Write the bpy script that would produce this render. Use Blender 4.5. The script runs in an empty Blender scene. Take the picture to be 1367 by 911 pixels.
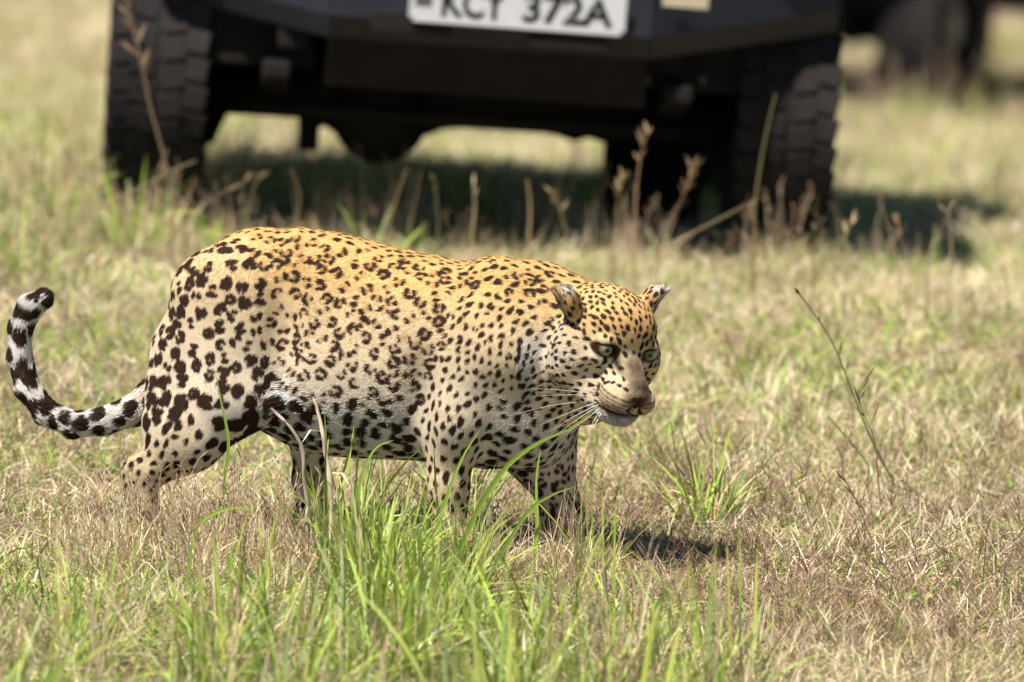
import bpy, math, random, os
import numpy as np
from mathutils import Vector, Matrix, noise
from mathutils.kdtree import KDTree

# ------------------------------------------------------------------ camera, sky, sun, exposure
SC = bpy.context.scene
COL = SC.collection
IMW, IMH, FPX = 1367.0, 911.0, 12160.0
CAM_H, PITCH, ROLL = 3.0, math.radians(8.13), math.radians(2.5)
LEO_Y = 18.0                     # distance of the leopard from the camera
CAM = Vector((0.0, 0.0, CAM_H))
CAMR = Matrix.Rotation(math.pi / 2 - PITCH, 3, 'X') @ Matrix.Rotation(ROLL, 3, 'Z')
cd = bpy.data.cameras.new('camera')
cam = bpy.data.objects.new('camera', cd)
COL.objects.link(cam)
cam.location = CAM
cam.rotation_euler = CAMR.to_euler()
cd.sensor_width = 36.0
cd.lens = FPX / IMW * 36.0
cd.clip_start = 0.5
cd.clip_end = 5000.0
cd.dof.use_dof = True
cd.dof.focus_distance = 18.0
cd.dof.aperture_fstop = 3.5
cd.dof.aperture_blades = 9
SC.camera = cam

SUN = Vector((-0.35, -0.32, 0.90)).normalized()      # towards the sun
world = bpy.data.worlds.new('World')
SC.world = world
world.use_nodes = True
wn = world.node_tree
sky = wn.nodes.new('ShaderNodeTexSky')
sky.sky_type = 'NISHITA'
sky.sun_disc = False
sky.sun_elevation = math.asin(SUN.z)
sky.sun_rotation = math.atan2(SUN.x, SUN.y)
sky.altitude = 1600
sky.air_density = 1.0
sky.dust_density = 0.6
bg = wn.nodes['Background']
bg.inputs['Strength'].default_value = 0.05
wn.links.new(sky.outputs['Color'], bg.inputs['Color'])
sl = bpy.data.lights.new('sun', 'SUN')
sl.energy = 5.0
sl.angle = math.radians(0.53)
sl.color = (1.0, 0.945, 0.86)
sun = bpy.data.objects.new('sun', sl)
COL.objects.link(sun)
sun.rotation_euler = SUN.to_track_quat('Z', 'Y').to_euler()
sun.location = (-6, 10, 14)
vs = SC.view_settings
vs.view_transform = 'Standard'
vs.look = 'None'
vs.exposure = 0.8
vs.gamma = 1.0
SC.cycles.use_denoising = True
SC.cycles.max_bounces = 4
SC.cycles.diffuse_bounces = 2
SC.cycles.glossy_bounces = 2
SC.cycles.transmission_bounces = 3
SC.cycles.transparent_max_bounces = 6

random.seed(7)
RNG = np.random.default_rng(7)

# ------------------------------------------------------------------ helpers
def ray(px, py):
    return CAMR @ Vector(((px - IMW / 2) / FPX, -(py - IMH / 2) / FPX, -1.0))

def at(px, py, y):
    """world point seen at a pixel of the photograph at the distance y"""
    d = ray(px, py)
    return CAM + d * (y / d.y)

def project(p):
    q = CAMR.transposed() @ (Vector(p) - CAM)
    return (q.x / -q.z * FPX + IMW / 2, -q.y / -q.z * FPX + IMH / 2)

def link(o, parent=None):
    COL.objects.link(o)
    if parent is not None:
        o.parent = parent
    return o

def tag(o, label=None, cat=None, group=None, kind=None):
    if label: o['label'] = label
    if cat: o['category'] = cat
    if group: o['group'] = group
    if kind: o['kind'] = kind
    return o

def empty(name, loc, rz=0.0):
    o = bpy.data.objects.new(name, None)
    o.empty_display_size = 0.1
    o.location = loc
    o.rotation_euler = (0, 0, rz)
    return link(o)

def mesh_np(name, verts, tris=None, quads=None, smooth=True):
    """fast mesh from arrays of triangles and quads"""
    verts = np.asarray(verts, dtype=np.float32)
    me = bpy.data.meshes.new(name)
    loops, starts, n = [], [], 0
    if tris is not None and len(tris):
        t = np.asarray(tris, dtype=np.int32)
        loops.append(t.ravel()); starts.append(np.arange(len(t)) * 3 + n); n += t.size
    if quads is not None and len(quads):
        q = np.asarray(quads, dtype=np.int32)
        loops.append(q.ravel()); starts.append(np.arange(len(q)) * 4 + n); n += q.size
    loops = np.concatenate(loops); starts = np.concatenate(starts).astype(np.int32)
    me.vertices.add(len(verts)); me.vertices.foreach_set('co', verts.ravel())
    me.loops.add(len(loops)); me.loops.foreach_set('vertex_index', loops)
    me.polygons.add(len(starts)); me.polygons.foreach_set('loop_start', starts)
    me.update(calc_edges=True)
    if smooth:
        me.polygons.foreach_set('use_smooth', np.ones(len(starts), dtype=bool))
    me.validate()
    return me

def set_col(me, name, rgb):
    a = me.attributes.new(name, 'FLOAT_COLOR', 'POINT')
    c = np.ones((len(rgb), 4), dtype=np.float32)
    c[:, :3] = rgb
    a.data.foreach_set('color', c.ravel())

class NT:
    """small node-tree helper"""
    def __init__(self, name):
        self.m = bpy.data.materials.new(name)
        self.m.use_nodes = True
        self.t = self.m.node_tree
        self.b = self.t.nodes['Principled BSDF']
    def n(self, kind, **kw):
        nd = self.t.nodes.new('ShaderNode' + kind)
        for k, v in kw.items():
            if k in nd.inputs: nd.inputs[k].default_value = v
            else: setattr(nd, k, v)
        return nd
    def l(self, a, b): self.t.links.new(a, b)
    def ramp(self, fac, stops):
        r = self.n('ValToRGB')
        e = r.color_ramp.elements
        while len(e) < len(stops): e.new(0.5)
        for i, (p, c) in enumerate(stops):
            e[i].position = p; e[i].color = (*c, 1)
        self.l(fac, r.inputs['Fac'])
        return r.outputs['Color']

def noise_material(name, c0, c1, scale=8.0, rough=(0.5, 0.7), spec=0.4, metal=0.0, bump=0.0, bscale=60.0, detail=5.0):
    """two colours broken up by noise, uneven gloss and a fine relief"""
    k = NT(name)
    tc = k.n('TexCoord')
    nz = k.n('TexNoise', Scale=scale, Detail=detail, Roughness=0.65)
    k.l(tc.outputs['Object'], nz.inputs['Vector'])
    k.l(k.ramp(nz.outputs['Fac'], [(0.3, c0), (0.7, c1)]), k.b.inputs['Base Color'])
    mr = k.n('MapRange')
    mr.inputs['To Min'].default_value, mr.inputs['To Max'].default_value = rough
    k.l(nz.outputs['Fac'], mr.inputs['Value']); k.l(mr.outputs['Result'], k.b.inputs['Roughness'])
    k.b.inputs['Specular IOR Level'].default_value = spec
    k.b.inputs['Metallic'].default_value = metal
    if bump:
        n2 = k.n('TexNoise', Scale=bscale, Detail=4.0)
        k.l(tc.outputs['Object'], n2.inputs['Vector'])
        bp = k.n('Bump', Strength=bump, Distance=0.004)
        k.l(n2.outputs['Fac'], bp.inputs['Height']); k.l(bp.outputs['Normal'], k.b.inputs['Normal'])
    return k.m

def attr_material(name, attr='col', rough=0.6, spec=0.25, trans=0.0, sheen=0.0):
    k = NT(name)
    a = k.n('Attribute', attribute_name=attr)
    k.l(a.outputs['Color'], k.b.inputs['Base Color'])
    k.b.inputs['Roughness'].default_value = rough
    k.b.inputs['Specular IOR Level'].default_value = spec
    if sheen:
        k.b.inputs['Sheen Weight'].default_value = sheen
    if trans:
        tr = k.n('BsdfTranslucent'); mx = k.n('MixShader', Fac=trans)
        k.l(a.outputs['Color'], tr.inputs['Color'])
        k.l(k.b.outputs['BSDF'], mx.inputs[1]); k.l(tr.outputs['BSDF'], mx.inputs[2])
        k.l(mx.outputs['Shader'], k.t.nodes['Material Output'].inputs['Surface'])
    return k.m

def smooth01(x): 
    x = np.clip(x, 0, 1)
    return x * x * (3 - 2 * x)

def tube_np(points, radii, sides=5):
    """swept tube: vertices, quads"""
    pts = [Vector(p) for p in points]
    vs_, qs = [], []
    for i, p in enumerate(pts):
        d = (pts[min(i + 1, len(pts) - 1)] - pts[max(i - 1, 0)]).normalized()
        a = d.orthogonal().normalized(); b = d.cross(a)
        for k in range(sides):
            t = 2 * math.pi * k / sides
            vs_.append(tuple(p + (a * math.cos(t) + b * math.sin(t)) * radii[i]))
    for i in range(len(pts) - 1):
        for k in range(sides):
            k2 = (k + 1) % sides
            qs.append((i * sides + k, i * sides + k2, (i + 1) * sides + k2, (i + 1) * sides + k))
    return vs_, qs

def bezier(p0, p1, p2, n=10):
    p0, p1, p2 = Vector(p0), Vector(p1), Vector(p2)
    return [p0 * (1 - t) ** 2 + p1 * 2 * t * (1 - t) + p2 * t * t for t in [i / n for i in range(n + 1)]]

# ------------------------------------------------------------------ ground
def gz(x, y):
    """height of the ground: level round the leopard, falling away gently behind the vehicle"""
    x = np.asarray(x, float); y = np.asarray(y, float)
    t = np.log1p(np.exp(np.clip((y - 23.1) / .45, -40, 40))) * .45
    t = np.where((y - 23.1) > 15, y - 23.1, t)
    t = 24 * (1 - np.exp(-t / 60.0)) * 2.5
    z = -.100 * t
    side = smooth01((y - 21.5) / 1.5) * np.exp(-np.maximum(y - 40, 0) / 40)
    z = z - .022 * np.clip(x, -6, 6) * side
    w = .012 * np.sin(x * 2.3 + .7 * np.sin(y * 1.1)) * np.cos(y * 1.7 + x * .4) + .006 * np.sin(x * 6.1 + y * 4.3)
    return z + w * np.clip((np.abs(y) - 2) / 8, 0, 1)

def make_ground():
    xs = np.unique(np.concatenate([-np.geomspace(6, 1500, 26), np.linspace(-6, 6, 121), np.geomspace(6, 1500, 26)]))
    ys = np.unique(np.concatenate([np.linspace(-60, 10, 20), np.linspace(10, 48, 381), np.geomspace(48, 3000, 30)]))
    X, Y = np.meshgrid(xs, ys, indexing='ij')
    Z = gz(X, Y)
    nx, ny = X.shape
    I = np.arange(nx * ny).reshape(nx, ny)
    q = np.stack([I[:-1, :-1], I[1:, :-1], I[1:, 1:], I[:-1, 1:]], -1).reshape(-1, 4)
    me = mesh_np('ground', np.stack([X, Y, Z], -1).reshape(-1, 3), quads=q)
    k = NT('soil')
    tc = k.n('TexCoord')
    n1 = k.n('TexNoise', Scale=3.0, Detail=6.0, Roughness=.6); n2 = k.n('TexNoise', Scale=55.0, Detail=5.0, Roughness=.7)
    for n_ in (n1, n2): k.l(tc.outputs['Object'], n_.inputs['Vector'])
    c1 = k.ramp(n1.outputs['Fac'], [(.35, (.17, .115, .075)), (.65, (.23, .17, .105))])
    c2 = k.ramp(n2.outputs['Fac'], [(.32, (.09, .062, .042)), (.55, (.26, .19, .125)), (.78, (.36, .285, .185))])
    mx = k.n('Mix', data_type='RGBA'); mx.inputs['Factor'].default_value = .6
    k.l(c1, mx.inputs[6]); k.l(c2, mx.inputs[7]); k.l(mx.outputs[2], k.b.inputs['Base Color'])
    k.b.inputs['Roughness'].default_value = .95; k.b.inputs['Specular IOR Level'].default_value = .1
    bp = k.n('Bump', Strength=.8, Distance=.02); k.l(n2.outputs['Fac'], bp.inputs['Height']); k.l(bp.outputs['Normal'], k.b.inputs['Normal'])
    me.materials.append(k.m)
    o = link(bpy.data.objects.new('ground', me)); tag(o, kind='structure')

make_ground()
# ------------------------------------------------------------------ vehicles
import bmesh
VEH_YAW = math.radians(-2.0)
_vd = 22.95
_vc = at(617, 300, _vd)
VEH_O = Vector((_vc.x, _vd, float(gz(_vc.x, _vd))))
VEH_R = Matrix.Rotation(-VEH_YAW, 3, 'Z')
# the ground under it tilts: nose up, right side low
_tiltx = -math.atan2(float(gz(_vc.x, _vd) - gz(_vc.x, _vd + 2.85)), 2.85)
_tilty = math.atan(.022)
VEH_R = VEH_R @ Matrix.Rotation(_tiltx, 3, 'X') @ Matrix.Rotation(_tilty, 3, 'Y')

def vp(px, py, yl):
    """vehicle-frame point seen at a pixel on the vehicle plane y = yl"""
    d = VEH_R.transposed() @ ray(px, py); c = VEH_R.transposed() @ (CAM - VEH_O)
    t = (yl - c.y) / d.y
    return c + d * t

def bm_box(bm, x0, x1, y0, y1, z0, z1, bevel=0.0):
    r = bmesh.ops.create_cube(bm, size=1.0)
    for v in r['verts']:
        v.co = Vector(((x0 + x1) / 2 + v.co.x * (x1 - x0), (y0 + y1) / 2 + v.co.y * (y1 - y0), (z0 + z1) / 2 + v.co.z * (z1 - z0)))
    if bevel:
        es = list({e for v in r['verts'] for e in v.link_edges})
        bmesh.ops.bevel(bm, geom=es, offset=bevel, segments=2, affect='EDGES', profile=.6)

def bm_prism(bm, outline, axis, a0, a1, bevel=0.0):
    """extrude a polygon outline (2-D) along an axis 'x' or 'y'"""
    vs0, vs1 = [], []
    for p, q in outline:
        if axis == 'x': vs0.append(bm.verts.new((a0, p, q))); vs1.append(bm.verts.new((a1, p, q)))
        else: vs0.append(bm.verts.new((p, a0, q))); vs1.append(bm.verts.new((p, a1, q)))
    n = len(outline)
    fs = [bm.faces.new(vs0), bm.faces.new(vs1[::-1])]
    for i in range(n):
        fs.append(bm.faces.new((vs0[i], vs1[i], vs1[(i + 1) % n], vs0[(i + 1) % n])))
    bmesh.ops.recalc_face_normals(bm, faces=fs)
    if bevel:
        bmesh.ops.bevel(bm, geom=list({e for f in fs for e in f.edges}), offset=bevel, segments=2, affect='EDGES')

def bm_hull(bm, pts):
    vs_ = [bm.verts.new(p) for p in pts]
    r = bmesh.ops.convex_hull(bm, input=vs_)
    bmesh.ops.delete(bm, geom=[g for g in r['geom_interior'] if isinstance(g, bmesh.types.BMVert)], context='VERTS')

def bm_tube(bm, pts, rad, sides=12):
    rad = rad if isinstance(rad, (list, tuple)) else [rad] * len(pts)
    v, q = tube_np(pts, rad, sides)
    vs_ = [bm.verts.new(p) for p in v]
    for f in q: bm.faces.new([vs_[i] for i in f])
    bm.faces.new(vs_[:sides][::-1]); bm.faces.new(vs_[-sides:])

def bm_lathe(bm, prof, cx=0.0, cy=0.0, cz=0.0, seg=48):
    """profile (x, r) turned round the x axis"""
    rings = []
    for x, r in prof:
        rings.append([bm.verts.new((cx + x, cy + r * math.cos(2 * math.pi * k / seg), cz + r * math.sin(2 * math.pi * k / seg))) for k in range(seg)])
    for a, b in zip(rings[:-1], rings[1:]):
        for k in range(seg):
            bm.faces.new((a[k], a[(k + 1) % seg], b[(k + 1) % seg], b[k]))
    return rings

def part(name, bm, mat, parent, smooth=False, loc=None, rot=None):
    bmesh.ops.recalc_face_normals(bm, faces=bm.faces)
    me = bpy.data.meshes.new(name); bm.to_mesh(me); bm.free()
    if smooth:
        for p in me.polygons: p.use_smooth = True
    me.materials.append(mat)
    o = link(bpy.data.objects.new(name, me), parent)
    if loc is not None: o.location = loc
    if rot is not None: o.rotation_euler = rot
    return o

VM = dict(
    paint=noise_material('dark_blue_paint', (.012, .014, .026), (.022, .024, .040), 5, (.35, .55), .5, bump=.05),
    steel=noise_material('navy_bumper_steel', (.008, .009, .017), (.014, .014, .022), 6, (.42, .62), .4, bump=.08),
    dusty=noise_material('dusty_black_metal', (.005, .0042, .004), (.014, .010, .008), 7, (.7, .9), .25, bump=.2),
    rubber=noise_material('dusty_tyre_rubber', (.008, .007, .008), (.034, .028, .027), 4, (.8, .95), .2, bump=.25, bscale=120),
    rim=noise_material('grey_rim_steel', (.10, .10, .10), (.22, .21, .20), 9, (.4, .6), .5, .6),
    glass=noise_material('tinted_glass', (.010, .014, .016), (.016, .022, .024), 3, (.05, .08), .6),
    lamp=noise_material('headlamp_glass', (.45, .46, .46), (.60, .60, .60), 12, (.08, .15), .6),
    plate=noise_material('white_number_plate', (.60, .60, .63), (.70, .70, .72), 90, (.35, .5), .5, bump=.1),
    ink=noise_material('black_plate_lettering', (.006, .008, .010), (.012, .018, .020), 20, (.4, .5), .4),
    sticker=noise_material('cream_sticker', (.62, .52, .34), (.70, .62, .45), 40, (.4, .6), .4),
    canvas=noise_material('beige_canvas_roof', (.30, .26, .18), (.36, .31, .22), 14, (.8, .95), .15, bump=.2))

def text_mesh(name, s, width, height, extrude, mat, parent, loc, rot, weight=0.0):
    c = bpy.data.curves.new(name, 'FONT'); c.body = s; c.extrude = .0; c.resolution_u = 4; c.offset = weight
    c.align_x = 'LEFT'
    tmp = bpy.data.objects.new(name, c); COL.objects.link(tmp)
    dg = bpy.context.evaluated_depsgraph_get()
    me = bpy.data.meshes.new_from_object(tmp.evaluated_get(dg))
    bpy.data.objects.remove(tmp)
    co = np.zeros(len(me.vertices) * 3); me.vertices.foreach_get('co', co); co = co.reshape(-1, 3)
    mn, mxx = co.min(0), co.max(0)
    co[:, 0] = (co[:, 0] - mn[0]) / (mxx[0] - mn[0]) * width
    co[:, 1] = (co[:, 1] - mn[1]) / (mxx[1] - mn[1]) * height
    me.vertices.foreach_set('co', co.ravel()); me.update()
    b = bmesh.new(); b.from_mesh(me)
    r = bmesh.ops.extrude_face_region(b, geom=list(b.faces))
    for v in [g for g in r['geom'] if isinstance(g, bmesh.types.BMVert)]: v.co.z += extrude
    return part(name, b, mat, parent, loc=loc, rot=rot)

TW, TR = .236, .395
def wheel_meshes():
    b = bmesh.new(); h = TW / 2
    prof = [(-h*.72, .20), (-h*.92, .225), (-h*1.04, .285), (-h*1.0, .335), (-h*.86, TR-.022), (-h*.6, TR-.012), (0, TR-.008), (h*.6, TR-.012), (h*.86, TR-.022), (h*1.0, .335), (h*1.04, .285), (h*.92, .225), (h*.72, .20)]
    bm_lathe(b, prof, seg=64)
    nl = 34
    for k in range(nl):
        for (xo, wdt, ph, tw, ro) in ((-h*.80, .060, 0, .18, -.004), (h*.80, .060, .5, -.18, -.004), (-h*.30, .062, .35, -.22, .0), (h*.30, .062, .8, .22, .0)):
            a = 2 * math.pi * (k + ph) / nl
            m = bmesh.new(); bm_box(m, -wdt/2, wdt/2, -.030, .030, -.018, .007, .005)
            bmesh.ops.rotate(m, verts=m.verts, cent=(0, 0, 0), matrix=Matrix.Rotation(tw, 3, 'Z'))
            bmesh.ops.translate(m, verts=m.verts, vec=(xo, 0, TR - .010 + ro))
            bmesh.ops.rotate(m, verts=m.verts, cent=(0, 0, 0), matrix=Matrix.Rotation(a, 3, 'X'))
            t = bpy.data.meshes.new('t'); m.to_mesh(t); m.free(); b.from_mesh(t); bpy.data.meshes.remove(t)
        for sd in (-1, 1):                                        # shoulder lugs running down the sidewall
            a = 2 * math.pi * (k + (0 if sd < 0 else .5)) / nl
            m = bmesh.new(); bm_box(m, -.008, .008, -.017, .017, -.030, .024, .004)
            bmesh.ops.translate(m, verts=m.verts, vec=(sd * h * .97, 0, TR - .052))
            bmesh.ops.rotate(m, verts=m.verts, cent=(0, 0, 0), matrix=Matrix.Rotation(a, 3, 'X'))
            t = bpy.data.meshes.new('t'); m.to_mesh(t); m.free(); b.from_mesh(t); bpy.data.meshes.remove(t)
    tyre = bpy.data.meshes.new('tyre'); b.to_mesh(tyre); b.free(); tyre.materials.append(VM['rubber'])
    b = bmesh.new()
    bm_lathe(b, [(-.10, .20), (-.105, .215), (-.09, .218), (-.06, .19), (.02, .18), (.05, .16), (.055, .09), (.085, .085), (.085, .0)], seg=40)
    rim = bpy.data.meshes.new('rim'); b.to_mesh(rim); b.free(); rim.materials.append(VM['rim'])
    return tyre, rim

TYRE, RIM = wheel_meshes()

def make_vehicle(label, plate=True):
    root = empty('safari_vehicle', VEH_O)
    root.rotation_euler = VEH_R.to_euler()
    tag(root, label, 'vehicle', 'safari vehicles parked on the grass')
    HT, WB = .790, 2.85
    for sd in (-1, 1):
        for yy in (0.0, WB):
            w = bpy.data.objects.new('wheel', None); w.empty_display_size = .1; link(w, root)
            w.location = (sd * HT, yy, TR - .012)
            w.rotation_euler = (random.random(), 0, math.radians(-.5) if yy == 0 else 0)
            ty = link(bpy.data.objects.new('tyre', TYRE), w)
            rm = link(bpy.data.objects.new('rim', RIM), w)
            if sd < 0: rm.rotation_euler = (0, 0, math.pi)
    # --- bumper: centre face and two wings swept up and back
    yf = -.62
    L0, L1, L2, L3 = vp(262, 4, yf + .26), vp(440, 50, yf), vp(868, 80, yf), vp(1118, 44, yf + .26)
    up = .26
    b = bmesh.new()
    def sec(p, q, y0p, y0q):
        # front, with the lower edge drawn back a little
        for (a, ya), (c, yc) in (((p, y0p), (q, y0q)),):
            pts = []
            for pt, yy in ((a, ya), (c, yc)):
                pts += [Vector((pt.x, yy + .030, pt.z)), Vector((pt.x, yy, pt.z + .055)), Vector((pt.x, yy + .01, pt.z + up)), Vector((pt.x, yy + .13, pt.z + up + .01)), Vector((pt.x, yy + .13, pt.z + .01))]
            bm_hull(b, pts)
    sec(L1, L2, yf, yf); 
    sec(L0, L1 + Vector((-.002, 0, 0)), yf + .26, yf + .001); sec(L2 + Vector((.002, 0, 0)), L3, yf + .001, yf + .26)
    bump = part('bumper', b, VM['steel'], root)
    for x0, x1, ya, yb in ((493, 605, 14, 57), (705, 811, 44, 70)):  # raised dark blocks standing in for the shade inside the slots
        p, q = vp(x0, yb, yf), vp(x1, ya, yf)
        b = bmesh.new()
        m = (p.z + q.z) / 2 + .008; hh = .026
        bm_box(b, p.x, q.x, yf - .004, yf + .05, m - hh, m + hh, .004)
        part('slot_shade_block', b, VM['dusty'], bump)
    # --- number plate, tipped slightly down
    pl, pr = vp(545, 27, yf - .02), vp(834, 48, yf - .02)
    W_, Hh = pr.x - pl.x, .112
    rise = math.atan2(pr.z - pl.z, W_)
    rot = (math.radians(90 + 6), 0, 0)
    if plate:
        b = bmesh.new(); bm_box(b, 0, W_, 0, Hh, 0, .003)
        bmesh.ops.bevel(b, geom=[e for e in b.edges if abs(e.verts[0].co.z - e.verts[1].co.z) > .002], offset=.012, segments=4, affect='EDGES')
        po = part('number_plate', b, VM['plate'], root, loc=(pl.x, yf - .012, (pl.z + pr.z) / 2), rot=rot)
        po.rotation_euler = (Matrix.Rotation(-rise, 3, 'Y') @ Matrix.Rotation(rot[0], 3, 'X')).to_euler()
        k = W_ / 289.0
        text_mesh('lettering', 'KCY', 86 * k, .076, .0012, VM['ink'], po, (43 * k, .018, .003), (0, 0, 0), .03)
        text_mesh('lettering', '372A', 121 * k, .076, .0012, VM['ink'], po, (151 * k, .018, .003), (0, 0, 0), .03)
        b = bmesh.new()                                         # embossed rim of the plate
        for x0, x1, y0, y1 in ((.010, W_ - .010, .003, .0055), (.010, W_ - .010, Hh - .0055, Hh - .003), (.003, .0055, .010, Hh - .010), (W_ - .0055, W_ - .003, .010, Hh - .010)):
            bm_box(b, x0, x1, y0, y1, .002, .0042)
        part('rim', b, VM['plate'], po)
        b = bmesh.new(); bm_box(b, 8 * k, 30 * k, .040, .072, .0025, .0036)
        part('emblem', b, VM['rim'], po)
        p, q = vp(884, 8, yf), vp(951, 11, yf)
        b = bmesh.new(); dx = q.x - p.x
        bm_box(b, 0, dx, -.0015, 0, 0, .06)
        st = part('sticker', b, VM['sticker'], root, loc=(p.x, yf + .010, p.z)); st.rotation_euler = (0, math.radians(1.5), math.radians(22))
        st.location.y = yf - .004 + .05 * 0
    # --- skid plate below
    A0, A1, A2, A3 = vp(437, 52, yf + .05), vp(866, 82, yf + .05), vp(868, 146, yf + .11), vp(437, 114, yf + .11)
    b = bmesh.new()
    bm_hull(b, [Vector((A0.x, yf + .05, A0.z + .03)), Vector((A1.x, yf + .05, A1.z + .03)), Vector((A1.x, yf + .11, A2.z)), Vector((A0.x, yf + .11, A3.z)),
                Vector((A0.x, yf + .09, A0.z + .03)), Vector((A1.x, yf + .09, A1.z + .03)), Vector((A1.x, yf + .45, A2.z + .02)), Vector((A0.x, yf + .45, A3.z + .02))])
    part('skid_plate', b, VM['dusty'], root)
    # --- axles, differential, springs, shocks, steering rods
    ay = .0
    for yy, nm in ((0.0, 'front_axle'), (WB, 'rear_axle')):
        b = bmesh.new(); bm_tube(b, [(-.66, yy, TR - .03), (.66, yy, TR - .03)], .052, 16)
        part(nm, b, VM['dusty'], root, True)
        b = bmesh.new()
        dx = vp(508, 150, yy).x if yy == 0 else 0.0
        bmesh.ops.create_uvsphere(b, u_segments=20, v_segments=14, radius=1.0)
        for v in b.verts: v.co = Vector((dx + v.co.x * .128, yy + v.co.y * .15, TR - .075 + v.co.z * .140))
        part('differential', b, VM['dusty'], root, True)
    b = bmesh.new(); bm_tube(b, [(-.62, -.17, .31), (.62, -.17, .31)], .021, 10); part('steering_rod', b, VM['dusty'], root, True)
    for sd in (-1, 1):
        for yy in (0.0, WB):
            b = bmesh.new()
            bm_box(b, sd * .50 - .035, sd * .50 + .035, yy - .55, yy + .60, .395, .44, .01)
            for j in range(3): bm_box(b, sd * .50 - .034, sd * .50 + .034, yy - .4 + j * .1, yy + .4 - j * .1, .395 - .014 * (j + 1), .393 - .014 * j, .003)
            part('leaf_spring', b, VM['dusty'], root)
            b = bmesh.new(); bm_tube(b, [(sd * .40, yy + .10, .26), (sd * .42, yy + .06, .75)], [.032, .045], 12)
            part('shock_absorber', b, VM['dusty'], root, True)
    xb = vp(412, 180, .1).x
    b = bmesh.new(); bm_box(b, xb - .026, xb + .026, .06, .14, vp(412, 201, .1).z, .5, .008); part('shock_bracket', b, VM['dusty'], root)
    # --- added dark sheet standing in for the shaded underside, closing light gaps
    b = bmesh.new()
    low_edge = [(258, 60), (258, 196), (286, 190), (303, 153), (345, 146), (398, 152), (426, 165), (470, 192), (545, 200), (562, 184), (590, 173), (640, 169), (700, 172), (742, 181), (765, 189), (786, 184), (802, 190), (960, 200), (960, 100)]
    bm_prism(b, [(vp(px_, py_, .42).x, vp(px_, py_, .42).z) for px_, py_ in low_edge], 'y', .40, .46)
    part('underbody_blackout', b, VM['dusty'], root)
    for sd in (-1, 1):
        b = bmesh.new(); x0 = vp(803, 250, .55).x if sd > 0 else -.93; x1 = vp(936, 250, .55).x if sd > 0 else -.66
        bm_box(b, x0, x1, .54, .556, .05 if sd > 0 else .12, .62, .003); part('mud_flap', b, VM['dusty'], root)
    for sd in (-1, 1):
        b = bmesh.new(); bm_box(b, min(sd * .40, sd * .668), max(sd * .40, sd * .668), -.34, -.30, .42, .98, .01); part('arch_gap_blocker', b, VM['dusty'], root)  # added dark plates blocking the light gap inside each front tyre
    # --- gearbox, sump and chassis rails fill the space between the wheels
    b = bmesh.new()
    z1 = vp(650, 168, .35).z
    bm_prism(b, [(-.30, .62), (-.30, z1 + .05), (-.18, z1 + .002), (.12, z1), (.26, z1 - .012), (.30, z1 + .05), (.42, z1 + .06), (.42, .62)], 'y', .28, 1.1, .01)
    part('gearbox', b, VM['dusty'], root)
    for sd in (-1, 1):
        b = bmesh.new(); bm_box(b, sd * .46 - .04, sd * .46 + .04, yf + .13, WB + .7, .47, .60, .01); part('chassis_rail', b, VM['dusty'], root)
    b = bmesh.new(); bm_box(b, -.62, .62, .55, .95, .40, .60, .02); part('crossmember', b, VM['dusty'], root)
    b = bmesh.new(); bm_box(b, -.30, .44, 1.2, 1.9, .36, .60, .04); part('fuel_tank', b, VM['dusty'], root)
    # --- bodywork
    b = bmesh.new()
    side = [(-.46, .72), (-.46, 1.08), (-.40, 1.15), (.80, 1.22), (.80, .58), (.45, .56), (.40, .70), (.30, .82), (-.30, .82), (-.40, .72)]
    bm_prism(b, side, 'x', -.66, .66, .02)
    part('bonnet', b, VM['paint'], root)
    for sd in (-1, 1):
        b = bmesh.new()
        arch = [(-.50, .80)] + [(-.47 * math.cos(t), TR + .47 * math.sin(t)) for t in [math.radians(a) for a in range(60, 181, 15)]] + [(.47, .55), (.80, .50), (.80, 1.08), (-.44, 1.02), (-.52, .90)]
        bm_prism(b, arch, 'x', sd * .662, sd * .90, .012)
        part('front_wing', b, VM['paint'], root)
        b = bmesh.new(); bmesh.ops.create_cone(b, cap_ends=True, segments=24, radius1=.09, radius2=.085, depth=.05)
        part('headlight', b, VM['lamp'], root, loc=(sd * .56, -.475, .93), rot=(math.radians(90), 0, 0))
        b = bmesh.new(); bm_prism(b, [(.805, .48), (1.85, .48), (1.85, 1.18), (.805, 1.18)], 'x', sd * .84, sd * .90, .015)
        d_ = part('door', b, VM['paint'], root)
        b = bmesh.new(); bm_box(b, min(sd * .905, sd * .93), max(sd * .905, sd * .93), 1.62, 1.78, 1.02, 1.06, .008); part('handle', b, VM['dusty'], d_)
        b = bmesh.new()
        arch = [(1.855, .55), (WB - .47, .55)] + [(WB - .47 * math.cos(t), TR + .47 * math.sin(t)) for t in [math.radians(a) for a in range(25, 156, 13)]] + [(WB + .47, .55), (WB + 1.0, .58), (WB + 1.0, 1.18), (1.855, 1.18)]
        bm_prism(b, arch, 'x', sd * .80, sd * .90, .012)
        part('rear_side_panel', b, VM['paint'], root)
        for yy in (.98, 1.85, 2.75, WB + .95):
            b = bmesh.new(); bm_tube(b, [(sd * .84, yy, 1.17), (sd * .76, yy + (.28 if yy < 1 else 0), 1.94)], .028, 10); part('pillar', b, VM['paint'], root)
    b = bmesh.new(); bm_box(b, -.80, .80, .85, WB + .95, .52, .60, .01); part('floor_pan', b, VM['dusty'], root)
    b = bmesh.new(); bm_box(b, -.84, .84, WB + .955, WB + 1.0, .60, 1.18, .01); part('tailgate', b, VM['paint'], root)
    b = bmesh.new(); bm_box(b, -.46, .46, -.475, -.455, .78, 1.04, .006); gr = part('grille', b, VM['dusty'], root)
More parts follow.
